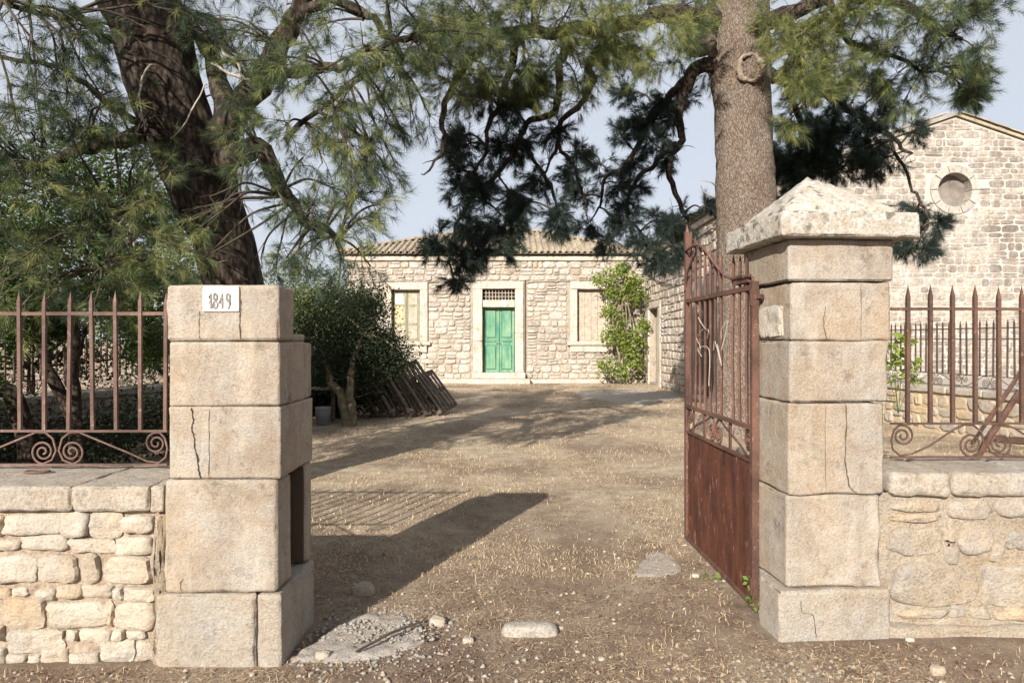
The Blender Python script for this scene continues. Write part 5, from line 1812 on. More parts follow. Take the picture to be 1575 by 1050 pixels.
RM = [
    ([P(1105, 95, 11.7), P(1062, 110, 11.9), P(1050, 160, 12.2), P(1048, 210, 12.4), P(1035, 250, 12.5), P(1040, 300, 12.5), P(1060, 335, 12.5)], [.17, .14, .10, .08, .065, .055, .03]),
    ([P(1062, 110, 11.9), P(1035, 140, 12.2), P(1005, 185, 12.6), P(965, 250, 12.9), P(935, 265, 13.0), P(920, 320, 13.0)], [.11, .09, .07, .055, .045, .025]),
    ([P(1040, 220, 12.4), P(1010, 250, 12.4), P(975, 275, 12.4), P(965, 330, 12.4), P(985, 355, 12.4), P(1000, 375, 12.4)], [.055, .05, .045, .04, .03, .015]),
    ([P(1110, 40, 11.7), P(1050, 20, 11.0), P(960, 40, 10.4), P(880, 50, 10.0), P(800, 55, 9.7), P(745, 80, 9.6), P(700, 130, 9.6), P(682, 180, 9.6), P(680, 230, 9.6), P(648, 268, 9.6)], [.20, .17, .14, .11, .09, .075, .06, .05, .035, .008]),
    ([P(960, 40, 10.4), P(910, 90, 10.6), P(905, 130, 10.8), P(895, 165, 10.9), P(860, 187, 11), P(858, 230, 11), P(835, 270, 11)], [.10, .085, .07, .06, .055, .035, .02]),
    ([P(870, 60, 10.0), P(865, 110, 10.4), P(845, 165, 10.7), P(810, 190, 10.8), P(780, 250, 10.9), P(730, 300, 10.9), P(705, 350, 10.9), P(690, 400, 10.9)], [.09, .08, .07, .06, .05, .045, .03, .015]),
    ([P(800, 60, 9.7), P(775, 130, 10.2), P(760, 180, 10.4), P(740, 240, 10.6), P(715, 270, 10.6)], [.07, .06, .05, .035, .015]),
    ([P(858, 200, 11), P(880, 260, 11.4), P(900, 300, 11.5), P(905, 340, 11.5)], [.04, .035, .03, .012]),
    ([P(800, 200, 10.8), P(830, 260, 11), P(850, 310, 11), P(845, 345, 11)], [.04, .035, .025, .012]),
    ([P(1165, 40, 11.6), P(1215, 20, 11.2), P(1280, -10, 10.8), P(1360, 0, 10.5), P(1430, 30, 10.3), P(1480, 60, 10.2)], [.19, .15, .12, .10, .07, .03]),
    ([P(1160, 110, 11.9), P(1215, 120, 12.6), P(1270, 150, 13.0), P(1320, 175, 13.2), P(1370, 215, 13.3), P(1400, 235, 13.3)], [.16, .12, .10, .08, .05, .02]),
    ([P(1215, 120, 12.6), P(1230, 190, 13.2), P(1260, 250, 13.5), P(1300, 265, 13.5)], [.09, .07, .05, .02]),
    ([P(1270, 0, 10.8), P(1310, 60, 10.8), P(1370, 90, 10.8), P(1440, 110, 10.8)], [.07, .06, .045, .02]),
    ([P(1370, 215, 13.2), P(1400, 280, 12.5), P(1420, 330, 12.2), P(1412, 380, 12.1)], [.04, .035, .03, .015]),
    ([P(1215, 20, 11.2), P(1225, 70, 10.6), P(1235, 120, 10.4), P(1240, 165, 10.4)], [.06, .045, .03, .015]),
    ([(3.9, 11.6, 7.8), (3.2, 10.8, 8.6), (2.3, 10.4, 8.9)], [.18, .12, .05]),
    ([(3.9, 11.6, 7.8), (5.2, 11.4, 8.6), (6.4, 11.4, 8.8)], [.18, .12, .05]),
]
for pts, r in RM:
    branch('branch', pts, [q * .85 for q in r], M['bark_dark'], RT, n=9 if r[0] > .1 else 6, wig=.10)
for pts in ([P(1100, 303, 11.6), P(1085, 298, 11.5), P(1078, 285, 11.4)], [P(1100, 285, 11.6), P(1092, 280, 11.5), P(1078, 278, 11.4)], [P(1205, 120, 11.2), P(1215, 90, 11.0), P(1218, 60, 11), P(1222, 30, 11)], [P(1212, 95, 11.0), P(1225, 75, 10.9), P(1230, 40, 10.9)]):
    branch('dead_branch', pts, [.016, .012, .005], M['dead_twig'], RT, n=4, wig=.02)
SK2 = [p for pts, r in RM for p in catmull([Vector(q) for q in pts], 3)]
fl = Foliage(frng)
fd = Foliage(frng)
rp_ = [  # upper sprays, sunlight put into their paler tint
    (690, 95, 9.0, 35, 45, .6), (720, 40, 9.0, 50, 60, .6), (760, 80, 9.2, 45, 55, .65), (800, 25, 9.2, 50, 60, .6), (830, 70, 9.4, 45, 50, .6), (870, 20, 9.4, 50, 55, .65), (900, 70, 9.7, 40, 45, .7), (930, 30, 9.7, 45, 50, .7),
    (980, 50, 9.8, 45, 55, .8), (1010, 25, 9.9, 45, 50, .75), (985, 95, 9.9, 30, 34, .7), (940, 100, 10.0, 32, 30, .6), (870, 110, 10.0, 40, 42, .5), (800, 115, 10.0, 42, 42, .55), (740, 125, 9.8, 34, 36, .55), (1050, 20, 10.4, 36, 34, .55), (1060, 60, 11, 26, 22, .4),
    (690, 40, 8.8, 36, 40, .6), (660, 80, 8.9, 26, 24, .55), (1080, 110, 12.4, 26, 24, .3), (1040, 100, 12.0, 30, 26, .35),
    (1210, 40, 10.6, 40, 46, .75), (1250, 20, 10.5, 45, 50, .7), (1230, 90, 10.4, 36, 42, .8), (1260, 70, 10.4, 40, 44, .75), (1300, 40, 10.4, 45, 46, .6), (1215, 140, 10.5, 26, 36, .7), (1222, 180, 10.5, 22, 30, .65), (1245, 145, 10.4, 30, 32, .6), (1290, 100, 10.5, 36, 38, .6),
    (1350, 30, 10.3, 45, 48, .5), (1400, 60, 10.3, 40, 42, .45), (1440, 25, 10.2, 42, 42, .45), (1480, 60, 10.2, 36, 40, .4), (1500, 25, 10.1, 32, 34, .4), (1340, 90, 10.6, 36, 36, .5), (1390, 110, 10.8, 34, 36, .45), (1440, 100, 10.8, 36, 40, .4), (1480, 140, 10.8, 28, 36, .35), (1495, 110, 10.7, 24, 26, .35),
    (1395, 155, 11, 26, 28, .6), (1440, 75, 10.4, 34, 30, .4), (1330, 60, 10.4, 34, 30, .5),
    (700, -20, 9, 50, 45, .6), (820, -25, 9.2, 60, 50, .6), (940, -25, 9.6, 60, 50, .6), (1240, -30, 10.6, 60, 50, .6), (1400, -25, 10.3, 60, 45, .5),
]
rd_ = [  # hanging sprays, their shade put into darker needles
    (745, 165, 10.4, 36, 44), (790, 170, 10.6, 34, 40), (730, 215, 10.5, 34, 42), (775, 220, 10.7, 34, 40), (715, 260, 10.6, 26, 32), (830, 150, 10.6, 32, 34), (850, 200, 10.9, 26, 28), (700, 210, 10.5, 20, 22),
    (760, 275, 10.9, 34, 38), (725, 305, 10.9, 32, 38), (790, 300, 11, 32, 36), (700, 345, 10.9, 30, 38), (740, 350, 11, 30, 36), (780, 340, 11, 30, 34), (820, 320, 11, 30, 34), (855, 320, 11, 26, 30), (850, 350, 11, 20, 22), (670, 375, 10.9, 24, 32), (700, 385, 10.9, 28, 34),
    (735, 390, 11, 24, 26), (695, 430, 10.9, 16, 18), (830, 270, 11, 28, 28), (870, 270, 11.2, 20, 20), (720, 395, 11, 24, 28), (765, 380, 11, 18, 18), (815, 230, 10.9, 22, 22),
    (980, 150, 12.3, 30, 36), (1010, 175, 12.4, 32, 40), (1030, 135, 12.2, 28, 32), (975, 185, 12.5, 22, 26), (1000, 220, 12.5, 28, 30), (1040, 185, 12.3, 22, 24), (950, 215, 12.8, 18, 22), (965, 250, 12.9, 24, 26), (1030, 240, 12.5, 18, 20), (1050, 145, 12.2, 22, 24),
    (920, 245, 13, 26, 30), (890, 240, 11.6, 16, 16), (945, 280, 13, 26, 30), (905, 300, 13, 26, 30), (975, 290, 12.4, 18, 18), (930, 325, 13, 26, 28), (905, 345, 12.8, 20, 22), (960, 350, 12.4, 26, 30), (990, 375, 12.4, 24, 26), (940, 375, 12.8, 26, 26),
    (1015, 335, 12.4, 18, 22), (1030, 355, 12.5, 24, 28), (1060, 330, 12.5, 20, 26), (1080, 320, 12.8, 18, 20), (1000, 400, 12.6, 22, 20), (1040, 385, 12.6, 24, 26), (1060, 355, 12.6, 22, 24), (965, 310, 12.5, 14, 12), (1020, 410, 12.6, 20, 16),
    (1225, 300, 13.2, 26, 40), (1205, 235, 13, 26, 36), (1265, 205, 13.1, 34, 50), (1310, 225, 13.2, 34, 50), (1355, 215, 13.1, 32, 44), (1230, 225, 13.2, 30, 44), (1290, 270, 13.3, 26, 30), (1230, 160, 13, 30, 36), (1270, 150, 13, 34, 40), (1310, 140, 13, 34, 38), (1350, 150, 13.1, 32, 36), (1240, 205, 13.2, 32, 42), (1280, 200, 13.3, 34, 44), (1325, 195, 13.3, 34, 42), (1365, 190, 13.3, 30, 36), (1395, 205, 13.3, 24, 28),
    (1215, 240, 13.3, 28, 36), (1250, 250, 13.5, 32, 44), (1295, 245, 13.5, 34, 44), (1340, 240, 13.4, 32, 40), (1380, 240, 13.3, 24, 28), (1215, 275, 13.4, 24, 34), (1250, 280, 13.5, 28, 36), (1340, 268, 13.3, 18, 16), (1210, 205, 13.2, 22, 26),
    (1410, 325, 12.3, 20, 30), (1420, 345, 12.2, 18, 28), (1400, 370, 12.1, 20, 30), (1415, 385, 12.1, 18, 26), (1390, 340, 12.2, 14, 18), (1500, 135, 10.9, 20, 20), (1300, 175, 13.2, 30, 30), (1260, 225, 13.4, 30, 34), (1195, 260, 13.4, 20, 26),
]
for (a, bq, Y, rp, n, ti) in rp_:
    c = P(a, bq, Y); r = rp * Y / 1050 * 1.2
    for q in range(1 + (n > 30)):
        off = Vector(frng.normal(0, .3, 3)) * r; off.y *= 1.6
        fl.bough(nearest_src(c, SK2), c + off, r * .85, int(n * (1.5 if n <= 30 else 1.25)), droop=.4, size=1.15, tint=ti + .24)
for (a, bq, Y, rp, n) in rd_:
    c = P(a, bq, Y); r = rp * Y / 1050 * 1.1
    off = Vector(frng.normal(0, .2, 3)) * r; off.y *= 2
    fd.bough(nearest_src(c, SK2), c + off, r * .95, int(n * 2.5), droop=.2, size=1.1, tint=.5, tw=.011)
for _ in range(26):
    c = Vector((frng.uniform(.8, 7.2), frng.uniform(10.2, 13.5), frng.uniform(7.8, 9.6)))
    fl.bough(nearest_src(c, SK2), c, .75, 44, droop=.25, size=1.4, tint=.5)
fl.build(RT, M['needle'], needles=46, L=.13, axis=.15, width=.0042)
fd.build(RT, M['needle_shaded'], needles=58, L=.125, axis=.14, width=.0055, spread=(.3, 1.35))

# ---- broad leaved trees behind the left railing
def leafy_tree(name, label, cat, base, stems, blobs, k, per, size, spread, mat, bark, tint=.5, group=None):
    t = thing(name, label, cat, base, group)
    for i, (pts, r) in enumerate(stems):
        branch('trunk' if i == 0 else 'stem', pts, r, bark, t, n=8, wig=.06)
    cs = [Vector(c) for c, r in blobs]; rr = [r for c, r in blobs]
    pts = spray(cs, rr, k, frng)
    leaf_cloud('crown', pts, per, size, mat, t, frng, spread=spread, tint=tint)
    mb = MB()
    ends = [Vector(p[-1]) for p, _ in stems]
    for c in cs:
        e = min(ends, key=lambda q: (q - c).length)
        mb.tube(catmull([e, e.lerp(c, .5) + Vector(frng.normal(0, .1, 3)), c], 4), lerp_list([.03, .008], 9), n=4, cap=False)
    mb.build('twigs', bark, t, kind='stuff')
    return t


leafy_tree('carob_tree', 'dark glossy broad leaved tree with several stems behind the left railing', 'tree', (-5.35, 8.4, 0),
           [([(-5.3, 8.4, -.1), (-5.35, 8.4, .5), P(108, 560, 8.4), P(112, 500, 8.4), P(100, 430, 8.3)], [.11, .09, .075, .06, .04]),
            ([(-5.3, 8.4, .5), P(75, 570, 8.3), P(55, 530, 8.3), P(40, 480, 8.3), P(10, 420, 8.3)], [.08, .07, .06, .05, .03]),
            ([(-5.4, 8.4, .6), P(112, 560, 8.5), P(125, 520, 8.6), P(150, 480, 8.6), P(175, 430, 8.6)], [.06, .05, .045, .035, .02]),
            ([(-5.9, 8.3, -.1), P(30, 620, 8.2), P(0, 590, 8.1), P(-40, 540, 8.1)], [.12, .11, .09, .06])],
           [(P(20, 300, 8.4), .55), (P(80, 320, 8.6), .55), (P(140, 330, 8.8), .5), (P(195, 350, 8.9), .5), (P(40, 380, 8.3), .55), (P(110, 390, 8.6), .55), (P(170, 400, 8.8), .45), (P(-30, 430, 8.2), .6), (P(30, 450, 8.2), .4),
            (P(75, 460, 8.6), .35), (P(140, 455, 8.7), .35), (P(220, 420, 8.8), .4), (P(260, 360, 9.2), .5), (P(280, 430, 9.0), .45), (P(210, 480, 8.8), .3), (P(20, 500, 8.2), .3), (P(100, 250, 8.8), .5), (P(170, 270, 9.0), .5), (P(240, 300, 9.2), .45), (P(-20, 350, 8.3), .6), (P(230, 530, 9.2), .28), (P(90, 500, 8.8), .2),
            ((-6.4, 5.7, 1.1), .7), ((-5.7, 5.5, 1.9), .6), ((-6.9, 5.9, 2.4), .8), ((-5.6, 6.2, 2.9), .7), ((-7.2, 5.5, 1.3), .6), ((-6.3, 5.4, 3.2), .7), ((-5.5, 6.9, 1.2), .4), ((-6.9, 7.2, 1.4), .6), ((-6.6, 7.6, 2.6), .7), ((-5.9, 6.0, .6), .5)],  # unseen clumps left of the view, added to shade the ground behind the railing
           52, 30, .062, .11, M['carob'], M['bark_dark'], .35)
leafy_tree('hedge_bush', 'loose dark bush with small leaves between the left railing and the boundary wall', 'bush', (-4.7, 10.2, 0),
           [([(-4.7, 10.2, -.1), (-4.75, 10.2, .6), P(240, 560, 10.2), P(225, 520, 10.2)], [.05, .04, .03, .015]), ([(-4.6, 10.2, .1), P(300, 570, 10.4), P(310, 500, 10.5)], [.04, .03, .015])],
           [(P(225, 500, 10.2), .45), (P(265, 480, 10.4), .45), (P(300, 500, 10.5), .4), (P(240, 540, 10.2), .35), (P(215, 560, 10.2), .25), (P(160, 500, 10.8), .3), (P(280, 440, 10.6), .5)],
           26, 22, .045, .12, M['carob'], M['bark_dark'], .7)
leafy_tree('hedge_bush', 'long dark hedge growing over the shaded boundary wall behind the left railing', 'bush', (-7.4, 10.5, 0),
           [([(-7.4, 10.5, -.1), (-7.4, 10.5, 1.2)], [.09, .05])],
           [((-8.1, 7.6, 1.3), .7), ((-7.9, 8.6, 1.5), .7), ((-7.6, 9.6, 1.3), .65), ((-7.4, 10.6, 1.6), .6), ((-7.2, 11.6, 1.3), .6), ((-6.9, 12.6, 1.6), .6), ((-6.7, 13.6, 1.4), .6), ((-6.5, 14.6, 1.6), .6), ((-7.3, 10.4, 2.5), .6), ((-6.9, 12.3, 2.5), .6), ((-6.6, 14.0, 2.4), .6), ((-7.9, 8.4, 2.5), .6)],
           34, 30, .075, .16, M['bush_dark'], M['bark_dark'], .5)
leafy_tree('hedge_bush', 'low dark undergrowth added to deepen the shade at the foot of the boundary wall, under the left trees', 'bush', (-5.6, 9.8, 0),  # added dark leaf masses, standing for deep shade along the wall
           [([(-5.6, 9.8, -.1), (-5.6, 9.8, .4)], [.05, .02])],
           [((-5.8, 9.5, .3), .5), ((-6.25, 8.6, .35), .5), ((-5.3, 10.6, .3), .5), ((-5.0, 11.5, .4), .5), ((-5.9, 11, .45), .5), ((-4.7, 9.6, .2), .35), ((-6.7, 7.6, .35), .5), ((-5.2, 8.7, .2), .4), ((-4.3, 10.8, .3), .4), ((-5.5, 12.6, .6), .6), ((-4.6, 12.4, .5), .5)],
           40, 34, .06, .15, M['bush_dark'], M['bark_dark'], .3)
# ---- bushes to the left of the house
leafy_tree('olive_bush', 'bushy small leaved tree on two pale stems in front of the leaning pallets', 'tree', (-3.25, 13.0, 0),
           [([(-3.2, 13.0, -.1), P(532, 645, 13), P(528, 610, 13), P(505, 585, 13), P(498, 540, 13)], [.13, .10, .085, .07, .04]),
            ([(-3.1, 13.0, -.1), P(540, 640, 13), P(541, 600, 13), P(540, 560, 13), P(560, 510, 13)], [.10, .09, .075, .06, .03])],
           [(P(480, 500, 13), .5), (P(520, 480, 13), .55), (P(560, 490, 13), .55), (P(578, 525, 13.1), .42), (P(545, 530, 13), .55), (P(500, 545, 13), .5), (P(590, 550, 13.2), .38), (P(470, 560, 13), .45), (P(560, 565, 13.3), .38), (P(612, 552, 13.3), .22), (P(575, 470, 13.2), .25), (P(520, 575, 13.6), .4)],
           48, 34, .055, .17, M['bush_dark'], M['pale_bark'], .35)
leafy_tree('olive_tree', 'lighter green feathery tree behind the left gate pillar, beside the house', 'tree', (-4.6, 15.5, 0),
           [([(-4.6, 15.5, -.1), (-4.6, 15.5, .9), P(490, 480, 15.5)], [.12, .10, .05])],
           [(P(470, 455, 15.3), .55), (P(510, 450, 15.3), .5), (P(545, 465, 15.2), .4), (P(455, 490, 15.3), .5), (P(500, 480, 15.2), .5), (P(440, 440, 15.6), .5), (P(530, 490, 15.2), .4), (P(560, 480, 15.2), .3)],
           50, 36, .06, .15, M['olive'], M['bark_dark'], .6)
leafy_tree('hedge_bush', 'dense dark bush added to darken the gap behind the bucket and the pallets', 'bush', (-4.3, 17.4, 0),  # added dark mass filling the black shade behind the pale stems
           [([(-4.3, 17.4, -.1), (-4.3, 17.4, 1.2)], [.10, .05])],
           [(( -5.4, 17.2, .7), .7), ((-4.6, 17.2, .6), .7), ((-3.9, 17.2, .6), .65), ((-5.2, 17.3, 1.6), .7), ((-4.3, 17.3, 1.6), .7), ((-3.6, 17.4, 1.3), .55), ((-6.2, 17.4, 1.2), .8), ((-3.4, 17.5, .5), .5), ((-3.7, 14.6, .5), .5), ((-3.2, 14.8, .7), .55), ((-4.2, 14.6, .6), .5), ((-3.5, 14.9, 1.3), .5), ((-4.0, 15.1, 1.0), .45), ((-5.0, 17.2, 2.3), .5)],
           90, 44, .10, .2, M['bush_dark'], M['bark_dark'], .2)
# ---- climber on the house wall, right of the door
FG = leafy_tree('fig_plant', 'bright green broad leaved climber against the right window of the house', 'climbing plant', (4.45, 25.6, 0),
                [([(4.4, 25.7, -.1), P(955, 560, 25.6), P(948, 510, 25.6), P(955, 475, 25.6), P(960, 440, 25.6)], [.06, .05, .05, .045, .03]),
                 ([P(948, 515, 25.6), P(940, 480, 25.6), P(958, 460, 25.6), P(980, 430, 25.6)], [.04, .035, .03, .02])],
                [(P(928, 430, 25.5), .36), (P(950, 425, 25.5), .36), (P(975, 435, 25.5), .42), (P(985, 455, 25.5), .34), (P(965, 450, 25.5), .34), (P(940, 450, 25.6), .26), (P(950, 500, 25.5), .42), (P(935, 520, 25.5), .34), (P(965, 520, 25.5), .36), (P(985, 525, 25.5), .34),
                 (P(930, 565, 25.4), .38), (P(955, 570, 25.3), .42), (P(978, 560, 25.4), .38), (P(965, 540, 25.4), .34), (P(938, 480, 25.5), .24), (P(958, 415, 25.5), .22), (P(990, 500, 25.5), .2)],
                15, 13, .15, .11, M['fig'], M['pale_bark'], .5)
# small green plants at the foot of the gate and behind the right pillar
def weed(label, c, k, size, spread, n=14, mat='weed', h=.0):
    w = thing('weed_plant', label, 'weed', c)
    pts = [Vector(c) + Vector((frng.normal(0, spread), frng.normal(0, spread), abs(frng.normal(0, spread)) + h * frng.random())) for _ in range(n)]
    leaf_cloud('leaves', pts, k, size, M[mat], w, frng, spread=.02)
    mb = MB()
    g0 = Vector((c[0], c[1], max(c[2] - .25, 0.0) if h else c[2] - .02))
    for p in pts[::2]:
        mb.tube([g0, g0.lerp(p, .5) + Vector((0, 0, .01)), p], [.0035, .003, .0015], n=3)
    mb.build('stems', M[mat], w, kind='stuff')


weed('small yellow green weed growing at the foot of the rusty gate sheet', P(1093, 905, 4.6), 12, .035, .035)
weed('leafy green weed squeezed between the gate hinge and the right pillar', P(1166, 930, 4.05), 12, .04, .022, h=.12)
weed('green leafy plant sticking out behind the right gate pillar', P(1382, 600, 7.2), 10, .10, .10, n=16, mat='fig', h=.5)

# ------------------------------------------------------------------ pallets, bucket, cable
def pallet(base, d1, d2, label, seed, Lp=1.15, Wp=.95):
    rp = random.Random(seed)
    t = thing('wooden_pallet', label, 'pallet', base, 'pallets leaning by the bush')
    d1 = Vector(d1).normalized(); d2 = Vector(d2); d2 = (d2 - d1 * d2.dot(d1)).normalized(); nn = d1.cross(d2)
    def bar(name, u0, u1, v0, v1, w0, w1):
        mm = Matrix((d1, d2, nn)).transposed().to_4x4(); mm.translation = Vector(base)
        mb = MB(); mb.box(u0, u1, v0, v1, w0, w1, M4=mm)
        part(name, mb.V, mb.F, M['pallet'], t)
    for i in range(3):
        u = [.0, Lp / 2 - .045, Lp - .09][i]
        bar('stringer', u, u + .09, 0, Wp, .022, .11)
    k = 6
    for i in range(k):
        v0 = i * (Wp - .1) / (k - 1) + rp.uniform(-.01, .01)
        bar('slat', 0, Lp, v0, v0 + .10, 0, .02)
        if i % 2 == 0: bar('slat', 0, Lp, v0, v0 + .10, .112, .132)
    return t


d1, d2 = (-.60, .10, .80), (.50, .87, 0)
pallet((-1.50, 14.6, .08), d1, (.35, .95, 0.02), 'weathered pallet nearest the open yard, outermost of the leaning row', 1, 1.0)
pallet((-1.80, 14.45, .03), (-.56, .08, .83), (.45, .9, 0), 'weathered pallet leaning second from the open yard', 2, 1.25)
pallet((-2.12, 14.35, .03), (-.52, .05, .85), (.55, .85, 0), 'weathered pallet in the middle of the leaning row', 3, 1.1)
pallet((-2.48, 14.3, .03), (-.52, .05, .85), (.5, .87, 0), 'dark pallet leaning next to the pale bush stems', 4, 1.2)
pallet((-2.85, 14.4, .03), (-.50, .05, .86), (.5, .87, 0), 'dark pallet at the inner end of the row, under the bush', 5, 1.1)
B = P(497, 650, 13.2); B.z = 0
prof = [(.0, 0.01), (.125, .0), (.15, .32), (.156, .33), (.150, .335), (.144, .32), (.12, .02), (0, .02)]
V = []; F = []; n = 20
for (r, z) in prof:
    for i in range(n):
        V.append((B.x + r * math.cos(2 * math.pi * i / n), 13.2 + r * math.sin(2 * math.pi * i / n), z))
for k in range(len(prof) - 1):
    for i in range(n):
        F.append((k * n + i, k * n + (i + 1) % n, (k + 1) * n + (i + 1) % n, (k + 1) * n + i))
bk = thing('metal_bucket', 'grey metal bucket on the ground just right of the left gate pillar', 'bucket', (B.x, 13.2, 0))
part('bucket_body', V, F, M['zinc'], bk, smooth=True)
mb = MB(); mb.tube([Vector((B.x + .15 * math.cos(t), 13.2 + .05 * math.sin(t), .33 - .10 * abs(math.sin(t)))) for t in np.linspace(0, math.pi, 12)], .005, n=4)
part('handle', mb.V, mb.F, M['zinc'], bk)
# a board standing on two posts behind the bucket
tb = thing('plank_shelf', 'grey plank on short posts behind the bucket, beside the left pillar', 'shelf', (-3.95, 13.6, 0))
mb = MB(); mb.box(-4.35, -3.50, 13.45, 13.80, .64, .68); part('plank', mb.V, mb.F, M['board'], tb)
for x in (-4.30, -3.60):
    mb = MB(); mb.box(x, x + .06, 13.58, 13.66, 0, .64); part('leg', mb.V, mb.F, M['pallet'], tb)
# cables at the outbuilding, wire shadows on its wall drawn as strands too
mb = MB()
for (p, q) in ((P(985, 400, 26.0), (5.10, 19.3, 4.0)), (P(992, 418, 26.0), (5.08, 21.0, 3.35)), (P(998, 398, 25.9), (5.06, 17.2, 4.45))):
    p = Vector(p); q = Vector(q)
    mb.tube([p.lerp(q, t) - Vector((0, 0, .15 * math.sin(math.pi * t))) for t in np.linspace(0, 1, 9)], .016, n=4)
tagset(mb.build('cable', M['cable'], None), 'black strands along the outbuilding wall under its eaves, cables and drawn wire shadows', 'cables')

# ------------------------------------------------------------------ stones, slab and litter on the ground
V, F = worn_box(XH(0), XH(1), 0, 1, 0, 1)  # warm the noise
fs = MB()
cxs, cys = (814.5 - 787.5) / 1050 * 3.76, 3.76
V, F = stone_geo([[-.155, -.055], [.155, -.055], [.155, .055], [-.155, .055]], .055, random.Random(2), n=28, ex=3.6, jit=.03, dome=.06, back=.03)
o = part('kerb_stone', [Vector((cxs + v.x, cys + v.y, gz(cxs, cys) + v.z)) for v in V], F, M['coping'], None, smooth=True, tint=.4)
tagset(o, 'flat oblong rounded stone set in the earth in the middle of the gateway', 'stone')


def slab(name, label, cat, poly, h, mat, seed, step=.05, bumps=.01):
    """flat irregular slab with a broken outline given in ground metres"""
    rr = random.Random(seed)
    bm = bmesh.new()
    xs_ = [p[0] for p in poly]; ys_ = [p[1] for p in poly]

    def inside(x, y):
        c = False; j = len(poly) - 1
        for i in range(len(poly)):
            if (poly[i][1] > y) != (poly[j][1] > y) and x < (poly[j][0] - poly[i][0]) * (y - poly[i][1]) / (poly[j][1] - poly[i][1]) + poly[i][0]: c = not c
            j = i
        return c

    def dist(x, y):
        d = 9
        for i in range(len(poly)):
            a = Vector(poly[i]); b_ = Vector(poly[(i + 1) % len(poly)]); p = Vector((x, y))
            t = max(0, min(1, (p - a).dot(b_ - a) / (b_ - a).length_squared))
            d = min(d, (a + (b_ - a) * t - p).length)
        return d
    V = {}; F = []; VV = []
    nx_ = int((max(xs_) - min(xs_)) / step) + 3; ny_ = int((max(ys_) - min(ys_)) / step) + 3
    for i in range(nx_):
        for j in range(ny_):
            x = min(xs_) - step + i * step; y = min(ys_) - step + j * step
            wx = x + .04 * noise.noise(Vector((x * 9, y * 9, seed))); wy = y + .04 * noise.noise(Vector((x * 9, y * 9, seed + 5)))
            dd = dist(wx, wy) * (1 if inside(wx, wy) else -1)
            z = gz(x, y) + (h * min(1, dd / .05) if dd > 0 else -.03) + bumps * noise.noise(Vector((x * 11, y * 11, 2))) + bumps * .5 * noise.noise(Vector((x * 33, y * 33, 2)))
            V[i, j] = len(VV); VV.append((x, y, z))
    for i in range(nx_ - 1):
        for j in range(ny_ - 1):
            F.append((V[i, j], V[i + 1, j], V[i + 1, j + 1], V[i, j + 1]))
    o = part(name, VV, F, mat, None, smooth=True, tint=.5)
    return tagset(o, label, cat)


G = lambda px, py: ((px - 787.5) / 1050 * 1680 / (py - 525), 1680 / (py - 525))
slab('concrete_patch', 'broken pale concrete patch on the ground right of the left pillar foot', 'concrete slab', [G(440, 1015), G(520, 955), G(570, 940), G(640, 950), G(655, 985), G(600, 1010), G(520, 1022)], .018, M['concrete'], 5, .02, .022)
slab('flat_rock', 'flat grey rock flush with the earth in front of the gate sheet', 'rock', [G(975, 870), G(1005, 842), G(1040, 855), G(1050, 880), G(1010, 888), G(975, 885)], .006, M['concrete'], 9, .04, .006)
slab('concrete_strip', 'worn grey concrete strip on the ground below the climber by the house', 'concrete slab', [G(880, 604), G(960, 598), G(1040, 602), G(1050, 612), G(985, 622), G(900, 612)], .02, M['concrete'], 12, .2, .012)
mb = MB()
a, b_ = G(548, 1012), G(648, 968)
mb.tube([(a[0], a[1], .035), ((a[0] + b_[0]) / 2, (a[1] + b_[1]) / 2, .055), (b_[0], b_[1], .045), (b_[0] + .03, b_[1] + .05, .06)], [.006, .008, .006, .003], n=5)
tagset(mb.build('stick', M['twig'], None), 'thin dark stick lying across the broken concrete patch', 'stick')
rk = random.Random(41)
for i, (px, py, sz, lab) in enumerate(((720, 985, .055, 'small white stone lying left of the oblong kerb stone'), (862, 965, .03, 'tiny pale chip touching the right end of the kerb stone'), (497, 1010, .07, 'pale stone on the near corner of the concrete patch'),
                                       (672, 958, .09, 'tan stone beside the tip of the dark stick'), (925, 1012, .03, 'tiny pale stone in the litter in front of the kerb stone'), (1442, 1035, .07, 'cream stone in the litter in front of the right wall, at the photo bottom'),
                                       (1070, 885, .05, 'white chip by the bottom edge of the gate sheet'), (1400, 985, .04, 'white chip at the foot of the right pillar'), (560, 910, .13, 'dark rounded stone lying in the shadow of the left pillar'))):
    x, y = G(px, py)
    V, F = stone_geo([[-sz * .6, -sz * .45], [sz * .6, -sz * .45], [sz * .6, sz * .45], [-sz * .6, sz * .45]], sz * .5, rk, n=12, ex=2.8, jit=.2, dome=.3)
    tagset(part('small_stone', [Vector((x + v.x, y + v.y, gz(x, y) + v.z * .9)) for v in V], F, M['rubble'] if i != 8 else M['rubble_grey'], None, smooth=True, tint=rk.random()), lab, 'stone')


def scatter_view(n, y0, y1, pw, rng, xpad=1.25):
    """random ground points, denser near the street"""
    u = rng.random(n)
    Y = (y0 ** (1 - pw) + u * (y1 ** (1 - pw) - y0 ** (1 - pw))) ** (1 / (1 - pw)) if pw != 1 else y0 * (y1 / y0) ** u
    Xx = rng.uniform(-1, 1, n) * (Y * .75 * xpad + .3)
    return Xx, Y


